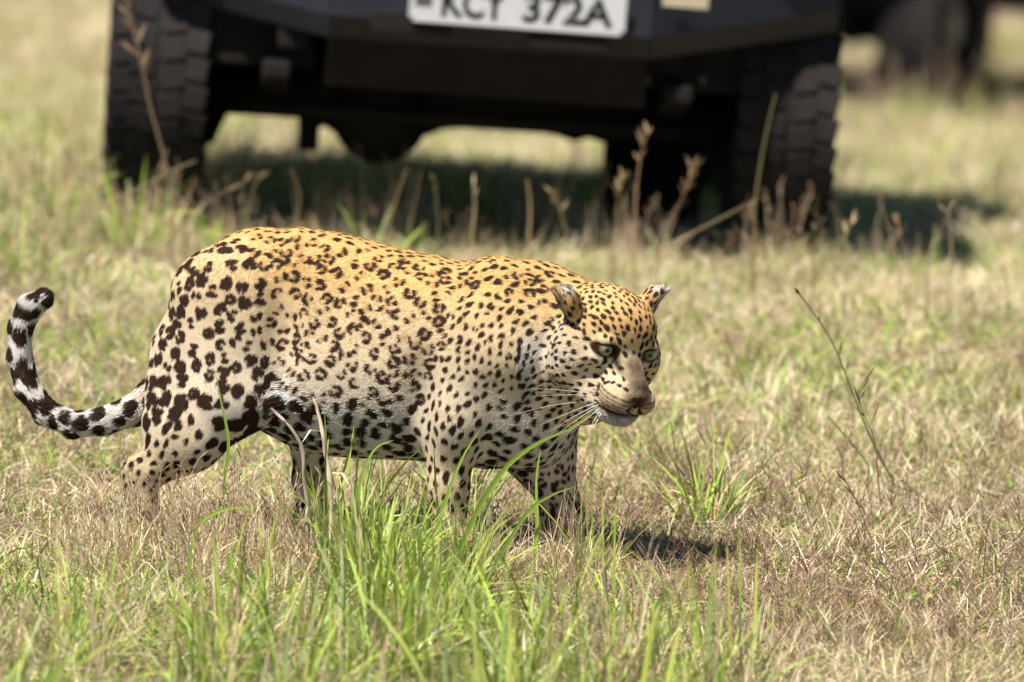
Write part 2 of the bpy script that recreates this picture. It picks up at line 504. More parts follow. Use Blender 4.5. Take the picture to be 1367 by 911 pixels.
    for j in range(6):
        b = bmesh.new(); bm_box(b, -.44, .44, -.492, -.476, .80 + j * .04, .815 + j * .04, .002); part('slat', b, VM['steel'], gr)
    b = bmesh.new(); bm_hull(b, [Vector(v) for v in ((-.76, .90, 1.23), (.76, .90, 1.23), (.70, 1.20, 1.90), (-.70, 1.20, 1.90), (-.76, .912, 1.23), (.76, .912, 1.23), (.70, 1.212, 1.90), (-.70, 1.212, 1.90))])
    part('windscreen', b, VM['glass'], root)
    b = bmesh.new(); bm_box(b, -.82, .82, 1.10, WB + 1.0, 1.94, 2.00, .025); part('roof', b, VM['canvas'], root)
    for yy in (1.45, 2.25, 3.05):
        for sx in (-.42, .42):
            b = bmesh.new(); bm_prism(b, [(yy, .75), (yy + .45, .75), (yy + .62, 1.35), (yy + .50, 1.36), (yy + .38, .88), (yy, .88)], 'x', sx - .24, sx + .24, .02); part('seat', b, VM['dusty'], root)
    return root

def copy_tree(o, parent=None):
    c = o.copy(); COL.objects.link(c); c.parent = parent
    for ch in list(o.children):
        if ch.name.split('.')[0] in ('number_plate', 'sticker'): continue
        copy_tree(ch, c)
    return c

vehicle = make_vehicle('dark safari vehicle with white KCY 372A number plate parked behind the leopard')
veh2 = copy_tree(vehicle)
veh2['label'] = 'second dark vehicle standing farther off, only one tyre showing past the first'
_d2 = 37.0
_p2 = at(1240, 130, _d2)
_y2 = math.radians(20)
_r2 = Matrix.Rotation(-_y2, 3, 'Z') @ Matrix.Rotation(math.radians(-3.4), 3, 'X') @ Matrix.Rotation(math.atan(.022), 3, 'Y')
_o2 = Vector((_p2.x, _d2, 0)) - _r2 @ Vector((.79, 0, 0))
veh2.location = (_o2.x, _o2.y, float(gz(_o2.x, _o2.y)))
veh2.rotation_euler = _r2.to_euler()
# ------------------------------------------------------------------ leopard
# Body frame: s forward along the walking direction, u towards the near side, z up.
PSI = math.radians(14)
LF = Vector((math.cos(PSI), -math.sin(PSI), 0))
LN = Vector((-math.sin(PSI), -math.cos(PSI), 0))
LO = Vector((at(600, 740, LEO_Y).x, LEO_Y, 0.0))
MPP = LEO_Y / FPX                # metres per photo pixel at the leopard

def body_pt(px, py, u):
    """body-frame coordinates (s,u,z) of the pixel on the plane at lateral offset u"""
    d = ray(px, py)
    t = (u - (CAM - LO).dot(LN)) / d.dot(LN)
    w = CAM + d * t - LO
    return np.array((w.dot(LF), u, w.z))

def build_leopard():
    H = 0.0029
    lo = np.array((-0.93, -0.26, -0.03)); hi = np.array((0.47, 0.30, 0.68))
    dims = np.ceil((hi - lo) / H).astype(int) + 1
    field = np.full(dims, 0.3, dtype=np.float32)
    prims = []           # (fn, bbox, k, group, flow)

    def add(fn, b0, b1, k, group, flow):
        b0 = np.minimum(b0, b1); b1 = np.maximum(b0, b1)
        prims.append((fn, b0, b1, k, group, np.asarray(flow, float)))

    def cone(p0, r0, p1, r1, k=0.02, group='torso', flow=None, flat=1.0, sub=False):
        """round cone between two points; flat > 1 makes it thinner sideways"""
        p0 = np.asarray(p0, float); p1 = np.asarray(p1, float)
        sc = np.array((1, flat, 1.0))
        a, b = p0 * sc, p1 * sc
        ab = b - a; L2 = ab.dot(ab) + 1e-12
        def fn(P):
            q = P * sc - a
            h = np.clip((q @ ab) / L2, 0, 1)
            d = np.linalg.norm(q - h[..., None] * ab, axis=-1)
            h = h * h * (3 - 2 * h) * 0.4 + h * 0.6
            return (d - (r0 + (r1 - r0) * h)) / (1 + (flat - 1) * 0.35)
        m = max(r0, r1)
        add(fn, np.minimum(p0, p1) - m, np.maximum(p0, p1) + m, k, group, flow if flow is not None else p1 - p0)

    def ell(c, r, R=None, k=0.02, group='torso', flow=(-1, 0, 0), sub=False):
        """ellipsoid, R columns = its axes in the body frame; negative k carves"""
        c = np.asarray(c, float); r = np.asarray(r, float)
        R = np.eye(3) if R is None else R
        def fn(P):
            q = (P - c) @ R
            k0 = np.linalg.norm(q / r, axis=-1); k1 = np.linalg.norm(q / (r * r), axis=-1) + 1e-9
            return k0 * (k0 - 1.0) / k1
        ext = np.abs(R) @ r
        add(fn, c - ext, c + ext, k, group, flow)

    B = body_pt
    # --- torso: a tube of changing section along the spine
    top = [(212,505),(222,458),(240,412),(260,370),(290,336),(335,312),(395,304),(450,312),(500,326),(560,342),(615,353),(660,350),(700,356),(740,372),(775,400),(795,440)]
    bot = [(212,515),(222,540),(240,552),(260,560),(300,566),(345,566),(395,588),(450,604),(500,612),(560,614),(615,620),(660,626),(700,622),(740,602),(775,560),(795,500)]
    wid = [.012,.050,.075,.088,.098,.102,.104,.114,.126,.136,.138,.130,.122,.106,.078,.02]
    T = np.array([np.r_[B(*t, 0.0)] for t in top]); Bt = np.array([np.r_[B(*b, 0.0)] for b in bot])
    ss = (T[:, 0] + Bt[:, 0]) / 2
    zc = Bt[:, 2] + (T[:, 2] - Bt[:, 2]) * 0.54
    up = T[:, 2] - zc; dn = zc - Bt[:, 2]
    def torso(P):
        s = P[..., 0]
        c = np.interp(s, ss, zc); ru = np.interp(s, ss, up); rd = np.interp(s, ss, dn); w = np.interp(s, ss, wid)
        dz = P[..., 2] - c
        rz = np.where(dz > 0, ru, rd)
        e = 2.25
        q = ((np.abs(P[..., 1]) / w) ** e + (np.abs(dz) / rz) ** e) ** (1 / e)
        d = (q - 1) * np.minimum(w, rz) * 0.85
        over = np.maximum(ss[0] - s, 0) + np.maximum(s - ss[-1], 0)
        return np.sqrt(np.maximum(d, 0) ** 2 + over ** 2) + np.minimum(d, 0) * (over == 0)
    add(torso, np.array((ss[0], -.15, Bt[:, 2].min())), np.array((ss[-1], .15, T[:, 2].max())), 0.03, 'torso', (-1, 0, -0.22))
    # soften the section changes with big masses
    ell(B(330,425,0), (.120,.098,.165), k=0.05, flow=(-1,0,-.5))
    ell(B(560,470,0), (.20,.138,.165), k=0.05, flow=(-1,0,-.2))
    ell(B(440,500,0), (.16,.116,.135), k=0.05, flow=(-1,0,-.2))
    # --- shoulders
    for sd in (1, -1):
        cone(B(662,384,.050*sd), .045, B(668,470,.106*sd), .074, k=.05, group='shoulder', flat=1.35, flow=(-.5,0,-1))
        cone(B(642,440,.098*sd), .062, B(604,560,.114*sd), .060, k=.028, group='shoulder', flat=1.4, flow=(-.35,0,-1))
    ell(B(690,520,0), (.085,.115,.125), k=.05, group='shoulder', flow=(-.4,0,-1))
    ell(B(725,560,-.01), (.055,.085,.085), k=.05, group='chest', flow=(-.2,0,-1))
    # --- near hind leg
    cone(B(298,402,.066), .110, B(308,520,.092), .084, k=.026, group='thigh', flat=1.55, flow=(-.35,0,-1))
    cone(B(250,470,.055), .075, B(232,566,.082), .066, k=.045, group='thigh', flat=1.4, flow=(-.3,0,-1))
    cone(B(312,530,.085), .070, B(255,586,.090), .060, k=.04, group='thigh', flat=1.35, flow=(-.5,0,-1))
    cone(B(255,586,.090), .058, B(190,636,.086), .036, k=.03, group='leg', flat=1.2)
    cone(B(184,632,.086), .034, B(198,708,.086), .029, k=.015, group='leg')
    cone(B(196,708,.086), .027, B(232,722,.086), .027, k=.015, group='leg')
    for j in (-.022, -.007, .008, .022):
        ell(B(240,724,.086+j), (.022,.011,.017), k=.008, group='leg')
    ell(B(376,452,.132), (.022,.034,.100), k=-.045, group='torso', flow=(-.3,0,-1))        # hollow before the thigh
    # --- far hind leg, stepping forward
    cone(B(345,430,-.060), .095, B(415,540,-.085), .062, k=.04, group='thigh', flat=1.5, flow=(-.1,0,-1))
    cone(B(418,545,-.085), .056, B(412,640,-.085), .031, k=.03, group='leg', flat=1.2)
    cone(B(412,640,-.085), .031, B(416,712,-.085), .027, k=.015, group='leg')
    cone(B(416,712,-.085), .028, B(456,722,-.085), .027, k=.015, group='leg')
    for j in (-.022, -.007, .008, .022):
        ell(B(464,724,-.085+j), (.022,.011,.017), k=.008, group='leg')
    # --- near foreleg, under the shoulder
    cone(B(602,560,.108), .056, B(598,650,.100), .040, k=.035, group='leg', flat=1.15)
    cone(B(598,650,.100), .039, B(606,722,.098), .034, k=.02, group='leg')
    cone(B(606,724,.098), .034, B(640,734,.098), .032, k=.015, group='leg')
    for j in (-.026, -.009, .009, .026):
        ell(B(650,736,.098+j), (.026,.0125,.020), k=.008, group='leg')
    ell(B(556,545,.168), (.022,.034,.100), k=-.045, group='torso', flow=(-.3,0,-1))        # hollow behind the elbow
    # --- far foreleg, reaching ahead with the wrist bent
    cone(B(705,500,-.075), .085, B(720,600,-.070), .064, k=.045, group='farfore', flat=1.35)
    cone(B(722,600,-.070), .062, B(752,686,-.070), .038, k=.03, group='farfore', flat=1.15)
    cone(B(752,688,-.070), .039, B(722,728,-.070), .033, k=.02, group='farfore')
    cone(B(722,728,-.070), .034, B(702,745,-.070), .030, k=.015, group='farfore')
    for j in (-.024, -.008, .008, .024):
        ell(B(694,750,-.070+j), (.016,.0115,.022), k=.008, group='farfore')
    # --- neck
    cone(B(690,445,.0), .118, B(765,462,.02), .094, k=.05, group='neck', flow=(-1,0,-.35))
    cone(B(725,400,.0), .060, B(800,432,.02), .068, k=.05, group='neck', flow=(-1,0,-.1))
    cone(B(730,500,.01), .085, B(785,525,.04), .062, k=.05, group='neck', flow=(-.8,0,-.7))
    # --- tail
    tl = [(240,500,.0,.040),(212,527,.0,.036),(180,548,.01,.0300),(140,563,.02,.0265),(98,568,.03,.0255),(62,552,.03,.0250),(37,520,.03,.0245),(26,478,.03,.0240),(27,440,.03,.0240),(40,412,.03,.0250),(56,401,.03,.0215)]
    for a, b in zip(tl[:-1], tl[1:]):
        cone(B(*a[:3]), a[3], B(*b[:3]), b[3], k=.02 if a[0] > 180 else .008, group='tail')

    # --- head, in its own frame: r towards its own left (picture right), f forward, u up; origin between the eyes
    YAW, TILT, HROLL = math.radians(29), math.radians(17), math.radians(8)
    fw = Vector((math.sin(YAW), -math.cos(YAW), 0)); rt = Vector((math.cos(YAW), math.sin(YAW), 0)); upv = Vector((0, 0, 1))
    Rt = Matrix.Rotation(TILT, 3, rt)
    fw = Rt @ fw; upv = Rt @ upv
    Rr = Matrix.Rotation(-HROLL, 3, fw); rt = Rr @ rt; upv = Rr @ upv
    W2B = Matrix((LF, LN, Vector((0, 0, 1))))
    HR = np.array([list(W2B @ v) for v in (rt, fw, upv)]).T       # columns = head axes in the body frame
    HO = B(837, 467, 0.135)
    def hp(r, f, u): return HO + HR @ np.array((r, f, u))
    def hflow(r, f, u): return HR @ np.array((r, f, u))
    back = hflow(0, -1, .15)
    def hell(c, rad, k=.02, group='head', flow=None, rot=None):
        R = HR if rot is None else HR @ np.array(rot.to_3x3() if hasattr(rot, 'to_3x3') else rot)
        ell(hp(*c), rad, R=R, k=k, group=group, flow=back if flow is None else flow)
    hell((0, -.085, .010), (.088, .105, .080), k=.03)
    hell((0, -.045, .018), (.068, .050, .050), k=.03)                     # forehead
    for sd in (1, -1):
        hell((.074*sd, -.066, -.042), (.042, .058, .056), k=.022, flow=hflow(sd*.5, -1, -.3))     # cheek
        hell((.0465*sd, -.004, .0130), (.024, .0190, .0112), k=.010)        # brow ridge
        hell((.052*sd, -.008, -.026), (.028, .020, .014), k=.02)          # under the eye
        cone(hp(.062*sd, -.07, -.085), .040, hp(.022*sd, .035, -.112), .026, k=.03, group='head', flow=hflow(sd*.3, -1, -.4))
        hell((.026*sd, .055, -.080), (.031, .040, .028), k=.014, group='muzzle', flow=hflow(sd*.8, -.6, -.1))  # whisker pad
        cone(hp(.010*sd, -.012, -.006), .021, hp(.0065*sd, .070, -.049), .0175, k=.014, group='bridge', flow=hflow(0, -1, .4))
    cone(hp(0, -.035, -.060), .062, hp(0, .048, -.078), .038, k=.02, group='head', flow=hflow(0, -1, .1))
    hell((0, .086, -.062), (.0215, .017, .0150), k=.008, group='nose')
    hell((-.004, .046, -.120), (.032, .032, .020), k=.014, group='chin', flow=hflow(0, -.5, -1))
    # ears: cups turned outwards
    def ear(base, tip, opening, w, th):
        base, tip = np.array(base), np.array(tip)
        ax = tip - base; L = np.linalg.norm(ax); ax /= L
        op = np.array(opening, float); op -= ax * op.dot(ax); op /= np.linalg.norm(op)
        sdv = np.cross(ax, op)
        R = HR @ np.array([ax, op, sdv]).T
        c = base + ax * L * .45
        ell(hp(*c), (L * .58, th, w), R=R, k=.014, group='ear', flow=HR @ ax)
        cc = c + op * (th * .9) + ax * L * .02
        ell(hp(*cc), (L * .50, th * 1.1, w * .80), R=R, k=-.008, group='earin', flow=HR @ ax)
    ear((-.088, -.085, .022), (-.130, -.100, .072), (-.60, .02, -.80), .030, .026)
    ear((.070, -.085, .044), (.096, -.098, .100), (.72, .68, -.15), .034, .026)
    # eye sockets and nostrils, mouth line
    eyes = []
    for sd in (1, -1):
        e = np.array((.0505*sd, .002, -.003))
        hell(tuple(e + (0, .012, 0)), (.0190, .016, .0098), k=-.005, group='socket')
        eyes.append(e + (0, -.0035, 0))
    hell((0, .062, -.1085), (.034, .040, .0035), k=-.006, group='mouth')
    hell((0, .098, -.082), (.0025, .02, .022), k=-.006, group='mouth')
    for sd in (1, -1):
        hell((.0125*sd, .102, -.066), (.006, .006, .0045), k=-.004, group='nose')

    # --- fill the grid
    ax = [lo[i] + H * np.arange(dims[i]) for i in range(3)]
    for fn, b0, b1, k, g, fl in prims:
        m = abs(k) + 0.02
        i0 = np.clip(((b0 - m - lo) / H).astype(int), 0, dims - 1); i1 = np.clip(((b1 + m - lo) / H).astype(int) + 2, 1, dims)
        sl_ = tuple(slice(a, b) for a, b in zip(i0, i1))
        P = np.stack(np.meshgrid(ax[0][sl_[0]], ax[1][sl_[1]], ax[2][sl_[2]], indexing='ij'), -1)
        d = fn(P).astype(np.float32)
        a = field[sl_]
        if k > 0:
            h = np.maximum(k - np.abs(a - d), 0) / k
            field[sl_] = np.minimum(a, d) - h * h * k * 0.25
        else:
            k = -k; d = -d
            h = np.maximum(k - np.abs(a - d), 0) / k
            field[sl_] = np.maximum(a, d) + h * h * k * 0.25
    # --- surface nets
    neg = field < 0
    nx, ny, nz = np.array(dims) - 1
    cnt = np.zeros((nx, ny, nz), np.int8)
    for dx in (0, 1):
        for dy in (0, 1):
            for dz in (0, 1):
                cnt += neg[dx:dx+nx, dy:dy+ny, dz:dz+nz]
    act = np.argwhere((cnt > 0) & (cnt < 8))
    idx = np.full((nx, ny, nz), -1, np.int32)
    idx[act[:, 0], act[:, 1], act[:, 2]] = np.arange(len(act))
    pos = np.zeros((len(act), 3)); num = np.zeros(len(act))
    corners = [(a, b, c) for a in (0, 1) for b in (0, 1) for c in (0, 1)]
    cv = {c: field[act[:, 0]+c[0], act[:, 1]+c[1], act[:, 2]+c[2]] for c in corners}
    for c in corners:
        for d in range(3):
            if c[d]: continue
            c2 = list(c); c2[d] = 1; c2 = tuple(c2)
            a, b = cv[c], cv[c2]
            x = (a < 0) != (b < 0)
            t = np.where(x, a / np.where(x, a - b, 1), 0)
            p = np.zeros((len(act), 3)); p[:] = c; p[:, d] += t
            pos[x] += p[x]; num += x
    V = (act + pos / num[:, None]) * H + lo
    quads = []
    for d in range(3):
        e = [1, 1, 1]; e[d] = 0
        a = neg; b = np.roll(neg, -1, axis=d)
        ed = (a != b)
        sl3 = [slice(1, n) for n in (nx, ny, nz)]
        sl3[d] = slice(0, (nx, ny, nz)[d])
        I = np.argwhere(ed[tuple(sl3)])
        off = np.array([1, 1, 1]); off[d] = 0
        I = I + off
        u_, v_ = [(1, 2), (2, 0), (0, 1)][d]
        eu = np.zeros(3, int); eu[u_] = 1; ev = np.zeros(3, int); ev[v_] = 1
        def g(J): return idx[J[:, 0], J[:, 1], J[:, 2]]
        q = np.stack([g(I - eu - ev), g(I - ev), g(I), g(I - eu)], 1)
        flip = ~neg[I[:, 0], I[:, 1], I[:, 2]]
        q[flip] = q[flip][:, ::-1]
        quads.append(q)
    Q = np.concatenate(quads)
    Q = Q[(Q >= 0).all(1)]
    # keep the biggest piece only is not needed: everything joins; light smoothing
    E = np.unique(np.sort(np.concatenate([Q[:, [0, 1]], Q[:, [1, 2]], Q[:, [2, 3]], Q[:, [3, 0]]]), axis=1), axis=0)
    deg = np.bincount(E.ravel(), minlength=len(V))[:, None]
    def lap(X):
        S = np.zeros_like(X)
        for c in range(X.shape[1]):
            S[:, c] = np.bincount(E[:, 0], X[E[:, 1], c], len(X)) + np.bincount(E[:, 1], X[E[:, 0], c], len(X))
        return S / deg
    for _ in range(2):
        V = V + 0.5 * (lap(V) - V)
        V = V - 0.52 * (lap(V) - V) * 0.6
    # normals
    def normals(V):
        n = np.cross(V[Q[:, 2]] - V[Q[:, 0]], V[Q[:, 3]] - V[Q[:, 1]])
        N = np.zeros_like(V)
        for c in range(4):
            for d in range(3):
                N[:, d] += np.bincount(Q[:, c], n[:, d], len(V))
        return N / (np.linalg.norm(N, axis=1, keepdims=True) + 1e-12)
    N = normals(V)
    # --- group weights and fur direction
    groups = ['torso','shoulder','chest','thigh','leg','farfore','neck','tail','head','muzzle','bridge','nose','chin','ear','earin','socket','mouth']
    Wg = {g_: np.zeros(len(V)) for g_ in groups}
    flow = np.zeros_like(V)
    for fn, b0, b1, k, g_, fl in prims:
        ins = np.all((V > b0 - .06) & (V < b1 + .06), axis=1)
        if not ins.any(): continue
        d = np.abs(fn(V[ins]))
        sc = .004 if g_ in ('muzzle','nose','chin','earin','socket','mouth','bridge','ear') else .012
        w = np.exp(-d / sc)
        Wg[g_][ins] = np.maximum(Wg[g_][ins], w)
        flow[ins] += (w * np.exp(-d / .02))[:, None] * fl / (np.linalg.norm(fl) + 1e-9)
    for _ in range(8): flow = lap(flow)
    flow -= N * np.sum(flow * N, 1, keepdims=True)
    flow /= np.linalg.norm(flow, axis=1, keepdims=True) + 1e-9
    # to world axes (the body frame is left-handed), relative to LO
    M = np.array([LF, LN, (0, 0, 1)])
    body = V
    V, N, flow, Q = V @ M, N @ M, flow @ M, Q[:, ::-1]
    hp0 = hp
    hp = lambda *a: hp0(*a) @ M
    return dict(body=body, HRW=(HR.T @ M).T, V=V, N=N, Q=Q, W=Wg, flow=flow, HO=HO, HR=HR, eyes=eyes, lap=lap, hp=hp)

def coat_and_fur(L):
    """spots, ground colour and fur strands, all worked out on the surface"""
    V, N, W, flow, body = L['V'], L['N'], L['W'], L['flow'], L['body']
    n = len(V)
    rng = np.random.default_rng(11)
    hq = (body - L['HO']) @ L['HR']                        # head coordinates r, f, u
    head = np.clip(W['head'] + W['muzzle'] + W['bridge'] + W['chin'] + W['nose'] + W['ear'] + W['earin'], 0, 1)
    inhead = smooth01((hq[:, 1] + .155) / .05) * (np.linalg.norm(hq - (0, -.03, -.02), axis=1) < .20)
    wsum = sum(W[g] for g in ('torso','shoulder','chest','thigh','leg','farfore','neck','tail')) + 1e-6
    wf = {g: W[g] / wsum * (1 - inhead) for g in ('torso','shoulder','chest','thigh','leg','farfore','neck','tail')}
    s, u, z = body.T
    # --- relative height on the trunk and under-side
    zz = z
    under = smooth01((-N[:, 2] + .15) / .7)                # surfaces turned to the ground
    low = smooth01((.36 - zz) / .20)                       # lower on the animal
    back = smooth01((zz - .40) / .16)
    # --- ground colour
    gold = np.array((.64, .40, .14)); tan = np.array((.68, .52, .32)); cream = np.array((.73, .625, .49)); white = np.array((.76, .71, .66))
    c = np.outer(np.ones(n), tan)
    def mix(col, w): 
        nonlocal c
        c = c + (np.asarray(col) - c) * np.clip(w, 0, 1)[:, None]
    mix(gold, smooth01((zz - .44) / .13) * .85)
    mix(cream, smooth01((.48 - zz) / .20) * .9)
    mix(cream, wf['thigh'] * .35)
    mix(white, under * smooth01((.40 - zz) / .16) * .8)
    mix(white, (wf['torso'] * smooth01((.36 - zz) / .18)) * .85)
    mix(white, wf['chest'] * .7 + wf['neck'] * smooth01((.38 - zz) / .12) * .9)
    mix((.70, .54, .33), wf['leg'] * .8 * smooth01((u + .02) / .04))
    mix((.60, .48, .36), wf['farfore'] * .7)
    mix(cream, wf['tail'] * .6)
    tailp = smooth01((-s - .60) / .12) * wf['tail']
    mix((.80, .77, .74), tailp * .9)
    # head colours
    r, f, uu = hq.T
    ih = inhead
    mix((.70, .455, .20), ih * smooth01((uu - .0) / .05))                             # golden crown
    mix((.78, .62, .40), ih * smooth01((.012 - uu) / .04) * .9)
    mix((.74, .60, .42), ih * smooth01((np.abs(r) - .04) / .03) * smooth01((.02 - uu) / .04)); mix((.78, .73, .66), ih * smooth01((np.abs(r) - .098) / .03) * smooth01((-.01 - uu) / .05))   # pale cheeks
    mix((.82, .74, .62), ih * np.exp(-(((np.abs(r) - .054) / .024) ** 2 + ((uu + .026) / .008) ** 2)) * (f > -.05) * .8)   # pale line under the eyes
    mix((.78, .62, .36), ih * np.exp(-(((np.abs(r) - .050) / .022) ** 2 + ((uu - .020) / .010) ** 2)) * (f > -.05) * .7)
    br = np.exp(-(r / .0235) ** 4) * smooth01((f + .005) / .03) * smooth01((.006 - uu) / .02) * smooth01((uu + .082) / .012)
    mix((.105, .070, .045), ih * br * .94)                                                       # brown bridge, with the shade on its front put into the colour
    mix((.19, .130, .088), ih * br * smooth01((f - .045) / .025) * .6)
    ww = W['muzzle'] * ih
    mix((.74, .58, .38), ww * smooth01((-.066 - uu) / .008) * .9)
    chn = ih * smooth01((-.108 - uu) / .008) * smooth01((f - .0) / .03)
    mix((.62, .58, .54), chn * .9)
    mix((.60, .46, .31), np.clip(W['earin'], 0, 1) * 1.1 * ih * (r < 0)); mix((.74, .70, .66), np.clip(W['earin'], 0, 1) * 1.1 * ih * (r > 0))
    mix((.80, .74, .68), W['ear'] * ih * smooth01((uu - .060 - .03 * (r > 0)) / .012) * .85)
    groin = np.exp(-(((s - body_pt(385, 530, .08)[0]) / .034) ** 2 + ((z - body_pt(385, 530, .08)[2]) / .036) ** 2)) * (u > -.02)
    mix((.80, .77, .75), groin * 1.4)
    base = c
    # --- spots
    spot = np.full(n, 1.0)            # signed distance to the nearest dark blotch, metres
    fill = np.zeros(n)                # darker hearts of rosettes
    kd = KDTree(n)
    for i in range(n): kd.insert(V[i], i)
    kd.balance()
    marks = []
    def blotch(i0, off, rl, rs, ang):
        """ellipse of radii rl, rs laid on the surface at vertex i0 + tangent offset"""
        t1 = flow[i0]; t2 = np.cross(N[i0], t1)
        marks.append((V[i0] + t1 * off[0] + t2 * off[1], t1, t2, N[i0], rl, rs, ang, rng.random(3) * 6.28))
    def lay(P, PN, tree, out):
        """signed distance of the points to the marks, in metres"""
        for p, t1, t2, n0, rl, rs, ang, ph in marks:
            ids = np.array([j for _, j, _ in tree.find_range(p, max(rl, rs) * 1.35 + .003)], dtype=int)
            if not len(ids): continue
            ids = ids[PN[ids] @ n0 > .1]
            if not len(ids): continue
            q = P[ids] - p
            a, b = q @ t1, q @ t2
            ca, sa = math.cos(ang), math.sin(ang)
            x, y = a * ca + b * sa, -a * sa + b * ca
            th = np.arctan2(y / rs, x / rl)
            wob = 1 + .11 * np.sin(2 * th + ph[0]) + .09 * np.sin(3 * th + ph[1]) + .04 * np.sin(5 * th + ph[2])
            d = (np.sqrt((x / rl) ** 2 + (y / rs) ** 2) - wob) * min(rl, rs)
            out[ids] = np.minimum(out[ids], d)
    # spacing and kind for every vertex
    sp = np.full(n, .0262)
    sp = sp + (.0275 - sp) * wf['torso'] * smooth01((.42 - zz) / .1)
    spine = smooth01((N[:, 2] - .86) / .08) * np.clip(wf['torso'] + wf['shoulder'], 0, 1)
    sp = sp + (.0185 - sp) * spine
    shm = np.clip(wf['shoulder'] * 1.3 + wf['neck'] * .9 + wf['chest'], 0, 1)
    sp = sp + (.0160 - sp) * shm
    sp = sp + (.0272 + .007 * smooth01((.34 - zz) / .1) - sp) * np.clip(wf['thigh'] * 1.2, 0, 1)
    lg = np.clip(wf['leg'] * 1.3, 0, 1)
    sp = sp + (.0205 - sp) * lg
    sp = sp + (.0245 - sp) * np.clip(wf['farfore'] * 1.3, 0, 1)
    sp = sp + (.033 - sp) * np.clip(wf['tail'] * 1.5, 0, 1)
    sph = np.where(uu > .02, .0128, .0146)
    sp = np.where(ih > .5, sph, sp)
    skip = (ih > .5) & ((br > .25) | (ww > .6) | (W['nose'] > .5) | (W['earin'] > .5) | (chn > .4) | (W['mouth'] > .5) |
                        ((np.abs(np.abs(r) - .0505) < .030) & (np.abs(uu + .002) < .022) & (f > -.04)))
    order = rng.permutation(n)
    cell = .03; hashd = {}; centres = []
    for i in order:
        if skip[i]: continue
        rr = sp[i]; p = V[i]; k0 = (p // cell).astype(int); R_ = int(rr // cell) + 1
        ok = True
        for dx in range(-R_, R_ + 1):
            for dy in range(-R_, R_ + 1):
                for dz in range(-R_, R_ + 1):
                    for (q, rq) in hashd.get((k0[0]+dx, k0[1]+dy, k0[2]+dz), ()):
                        m = (rr + rq) * .5
                        m = max(rr, rq) * .5 + m * .5
                        if (p[0]-q[0])**2 + (p[1]-q[1])**2 + (p[2]-q[2])**2 < m * m: ok = False; break
                    if not ok: break
                if not ok: break
            if not ok: break
        if ok:
            hashd.setdefault(tuple(k0), []).append((p, rr)); centres.append(i)
    for i in centres:
        rr = sp[i]; J = rng.random
        if ih[i] > .5:
            k_ = (.0047 if uu[i] > .02 else .0050) * (.8 + .5 * J())
            if W['ear'][i] > .6: k_ *= .9
            blotch(i, (0, 0), k_ * (1.1 + .5 * J()), k_ * .85, J() * 1.2 - .6)
            continue
        if rr > .0215 and lg[i] < .4 and wf['tail'][i] < .3:
            belly = zz[i] < .30 and wf['torso'][i] > .4
            thg = wf['thigh'][i] > .45
            if belly:
                k_ = min(.0125, rr * .40) * (.75 + .5 * J()); blotch(i, (0, 0), k_ * 1.25, k_, J() * 3); continue
            nb = int(rng.integers(2, 5)) if not thg else int(rng.integers(2, 4))
            lt = float(smooth01((.36 - zz[i]) / .1)); Rr = rr * (.335 if not thg else .255)
            br_ = .0056 if not thg else .0080 + .0034 * lt
            a0 = J() * 6.28
            gap = .3 + rng.random() * 1.5 if not thg else .3
            for k in range(nb):
                a = a0 + (6.28 - gap) * k / nb + (J() - .5) * .7
                e = .78 + .62 * J() ** 1.5
                rad = Rr * (.85 + .30 * J())
                el = 1.05 + .60 * J() if not thg else 1.0 + .4 * J()
                blotch(i, (math.cos(a) * rad * 1.1, math.sin(a) * rad * .9), br_ * e * el, br_ * e * .84, a + 1.57)
            d = np.array([j for _, j, _ in kd.find_range(V[i], Rr * 1.1)], int)
            if len(d) and nb > 1: fill[d] = np.maximum(fill[d], 1 - np.linalg.norm(V[d] - V[i], axis=1) / (Rr * 1.15))
        elif wf['tail'][i] > .3:
            k_ = (.0125 + .004 * tailp[i]) * (.8 + .4 * J()); blotch(i, (0, 0), k_, k_ * 1.15, J() * 3)
        else:
            k_ = rr * .375 * (.74 + .5 * J())
            if wf['farfore'][i] > .4: blotch(i, (0, 0), k_ * .85, k_ * 1.75, J() * .6 - .3)
            elif J() < .22 and shm[i] > .5 and zz[i] > .42:                 # small rosettes high on the shoulder
                for k in range(3):
                    a = J() * 6.28; blotch(i, (math.cos(a) * rr * .27, math.sin(a) * rr * .27), k_ * .9, k_ * .55, a + 1.57)
            else: blotch(i, (0, 0), k_ * (1.0 + .45 * J()), k_ * .84, J() * 1.2 - .6)
    # hand-placed marks: the dark collar streak on the neck
    Lw = Vector(LO)
    def pick(px, py):
        o = np.array(CAM - Lw); d = np.array(ray(px, py).normalized())
        q = V - o; t = q @ d
        dist = np.linalg.norm(q - t[:, None] * d, axis=1)
        cand = np.where((dist < .006) & ((N @ d) < 0))[0]
        return int(cand[np.argmin(t[cand])]) if len(cand) else None
    for px, py, rl, rs, an in [(697,466,.008,.005,.0),(695,478,.008,.006,0),(695,505,.009,.006,.3),(699,517,.010,.007,.0),(706,528,.010,.006,.3),(724,534,.008,.005,.2)]:
        i = pick(px, py)
        if i is not None: blotch(i, (0, 0), rl, rs, an)
    lay(V, N, kd, spot)
    # fold a little noise into the outlines
    nz = np.array([noise.noise(Vector(p * 170)) for p in V]) * .0006
    spot = spot + nz
    # eyelids, tear lines, lips, whisker rows
    dark = np.zeros(n)
    ex = np.abs(r) - .0505
    ed = np.sqrt((ex / .0235) ** 2 + ((uu + .003 + ex * .12) / .0155) ** 2)
    dark = np.maximum(dark, smooth01((1.20 - ed) / .20) * (f > -.035) * ih)
    tear = np.exp(-(((np.abs(r) - .031 - (uu + .01) * .12) / .0068) ** 2)) * smooth01((.002 - uu) / .01) * smooth01((uu + .042) / .02) * (f > -.03)
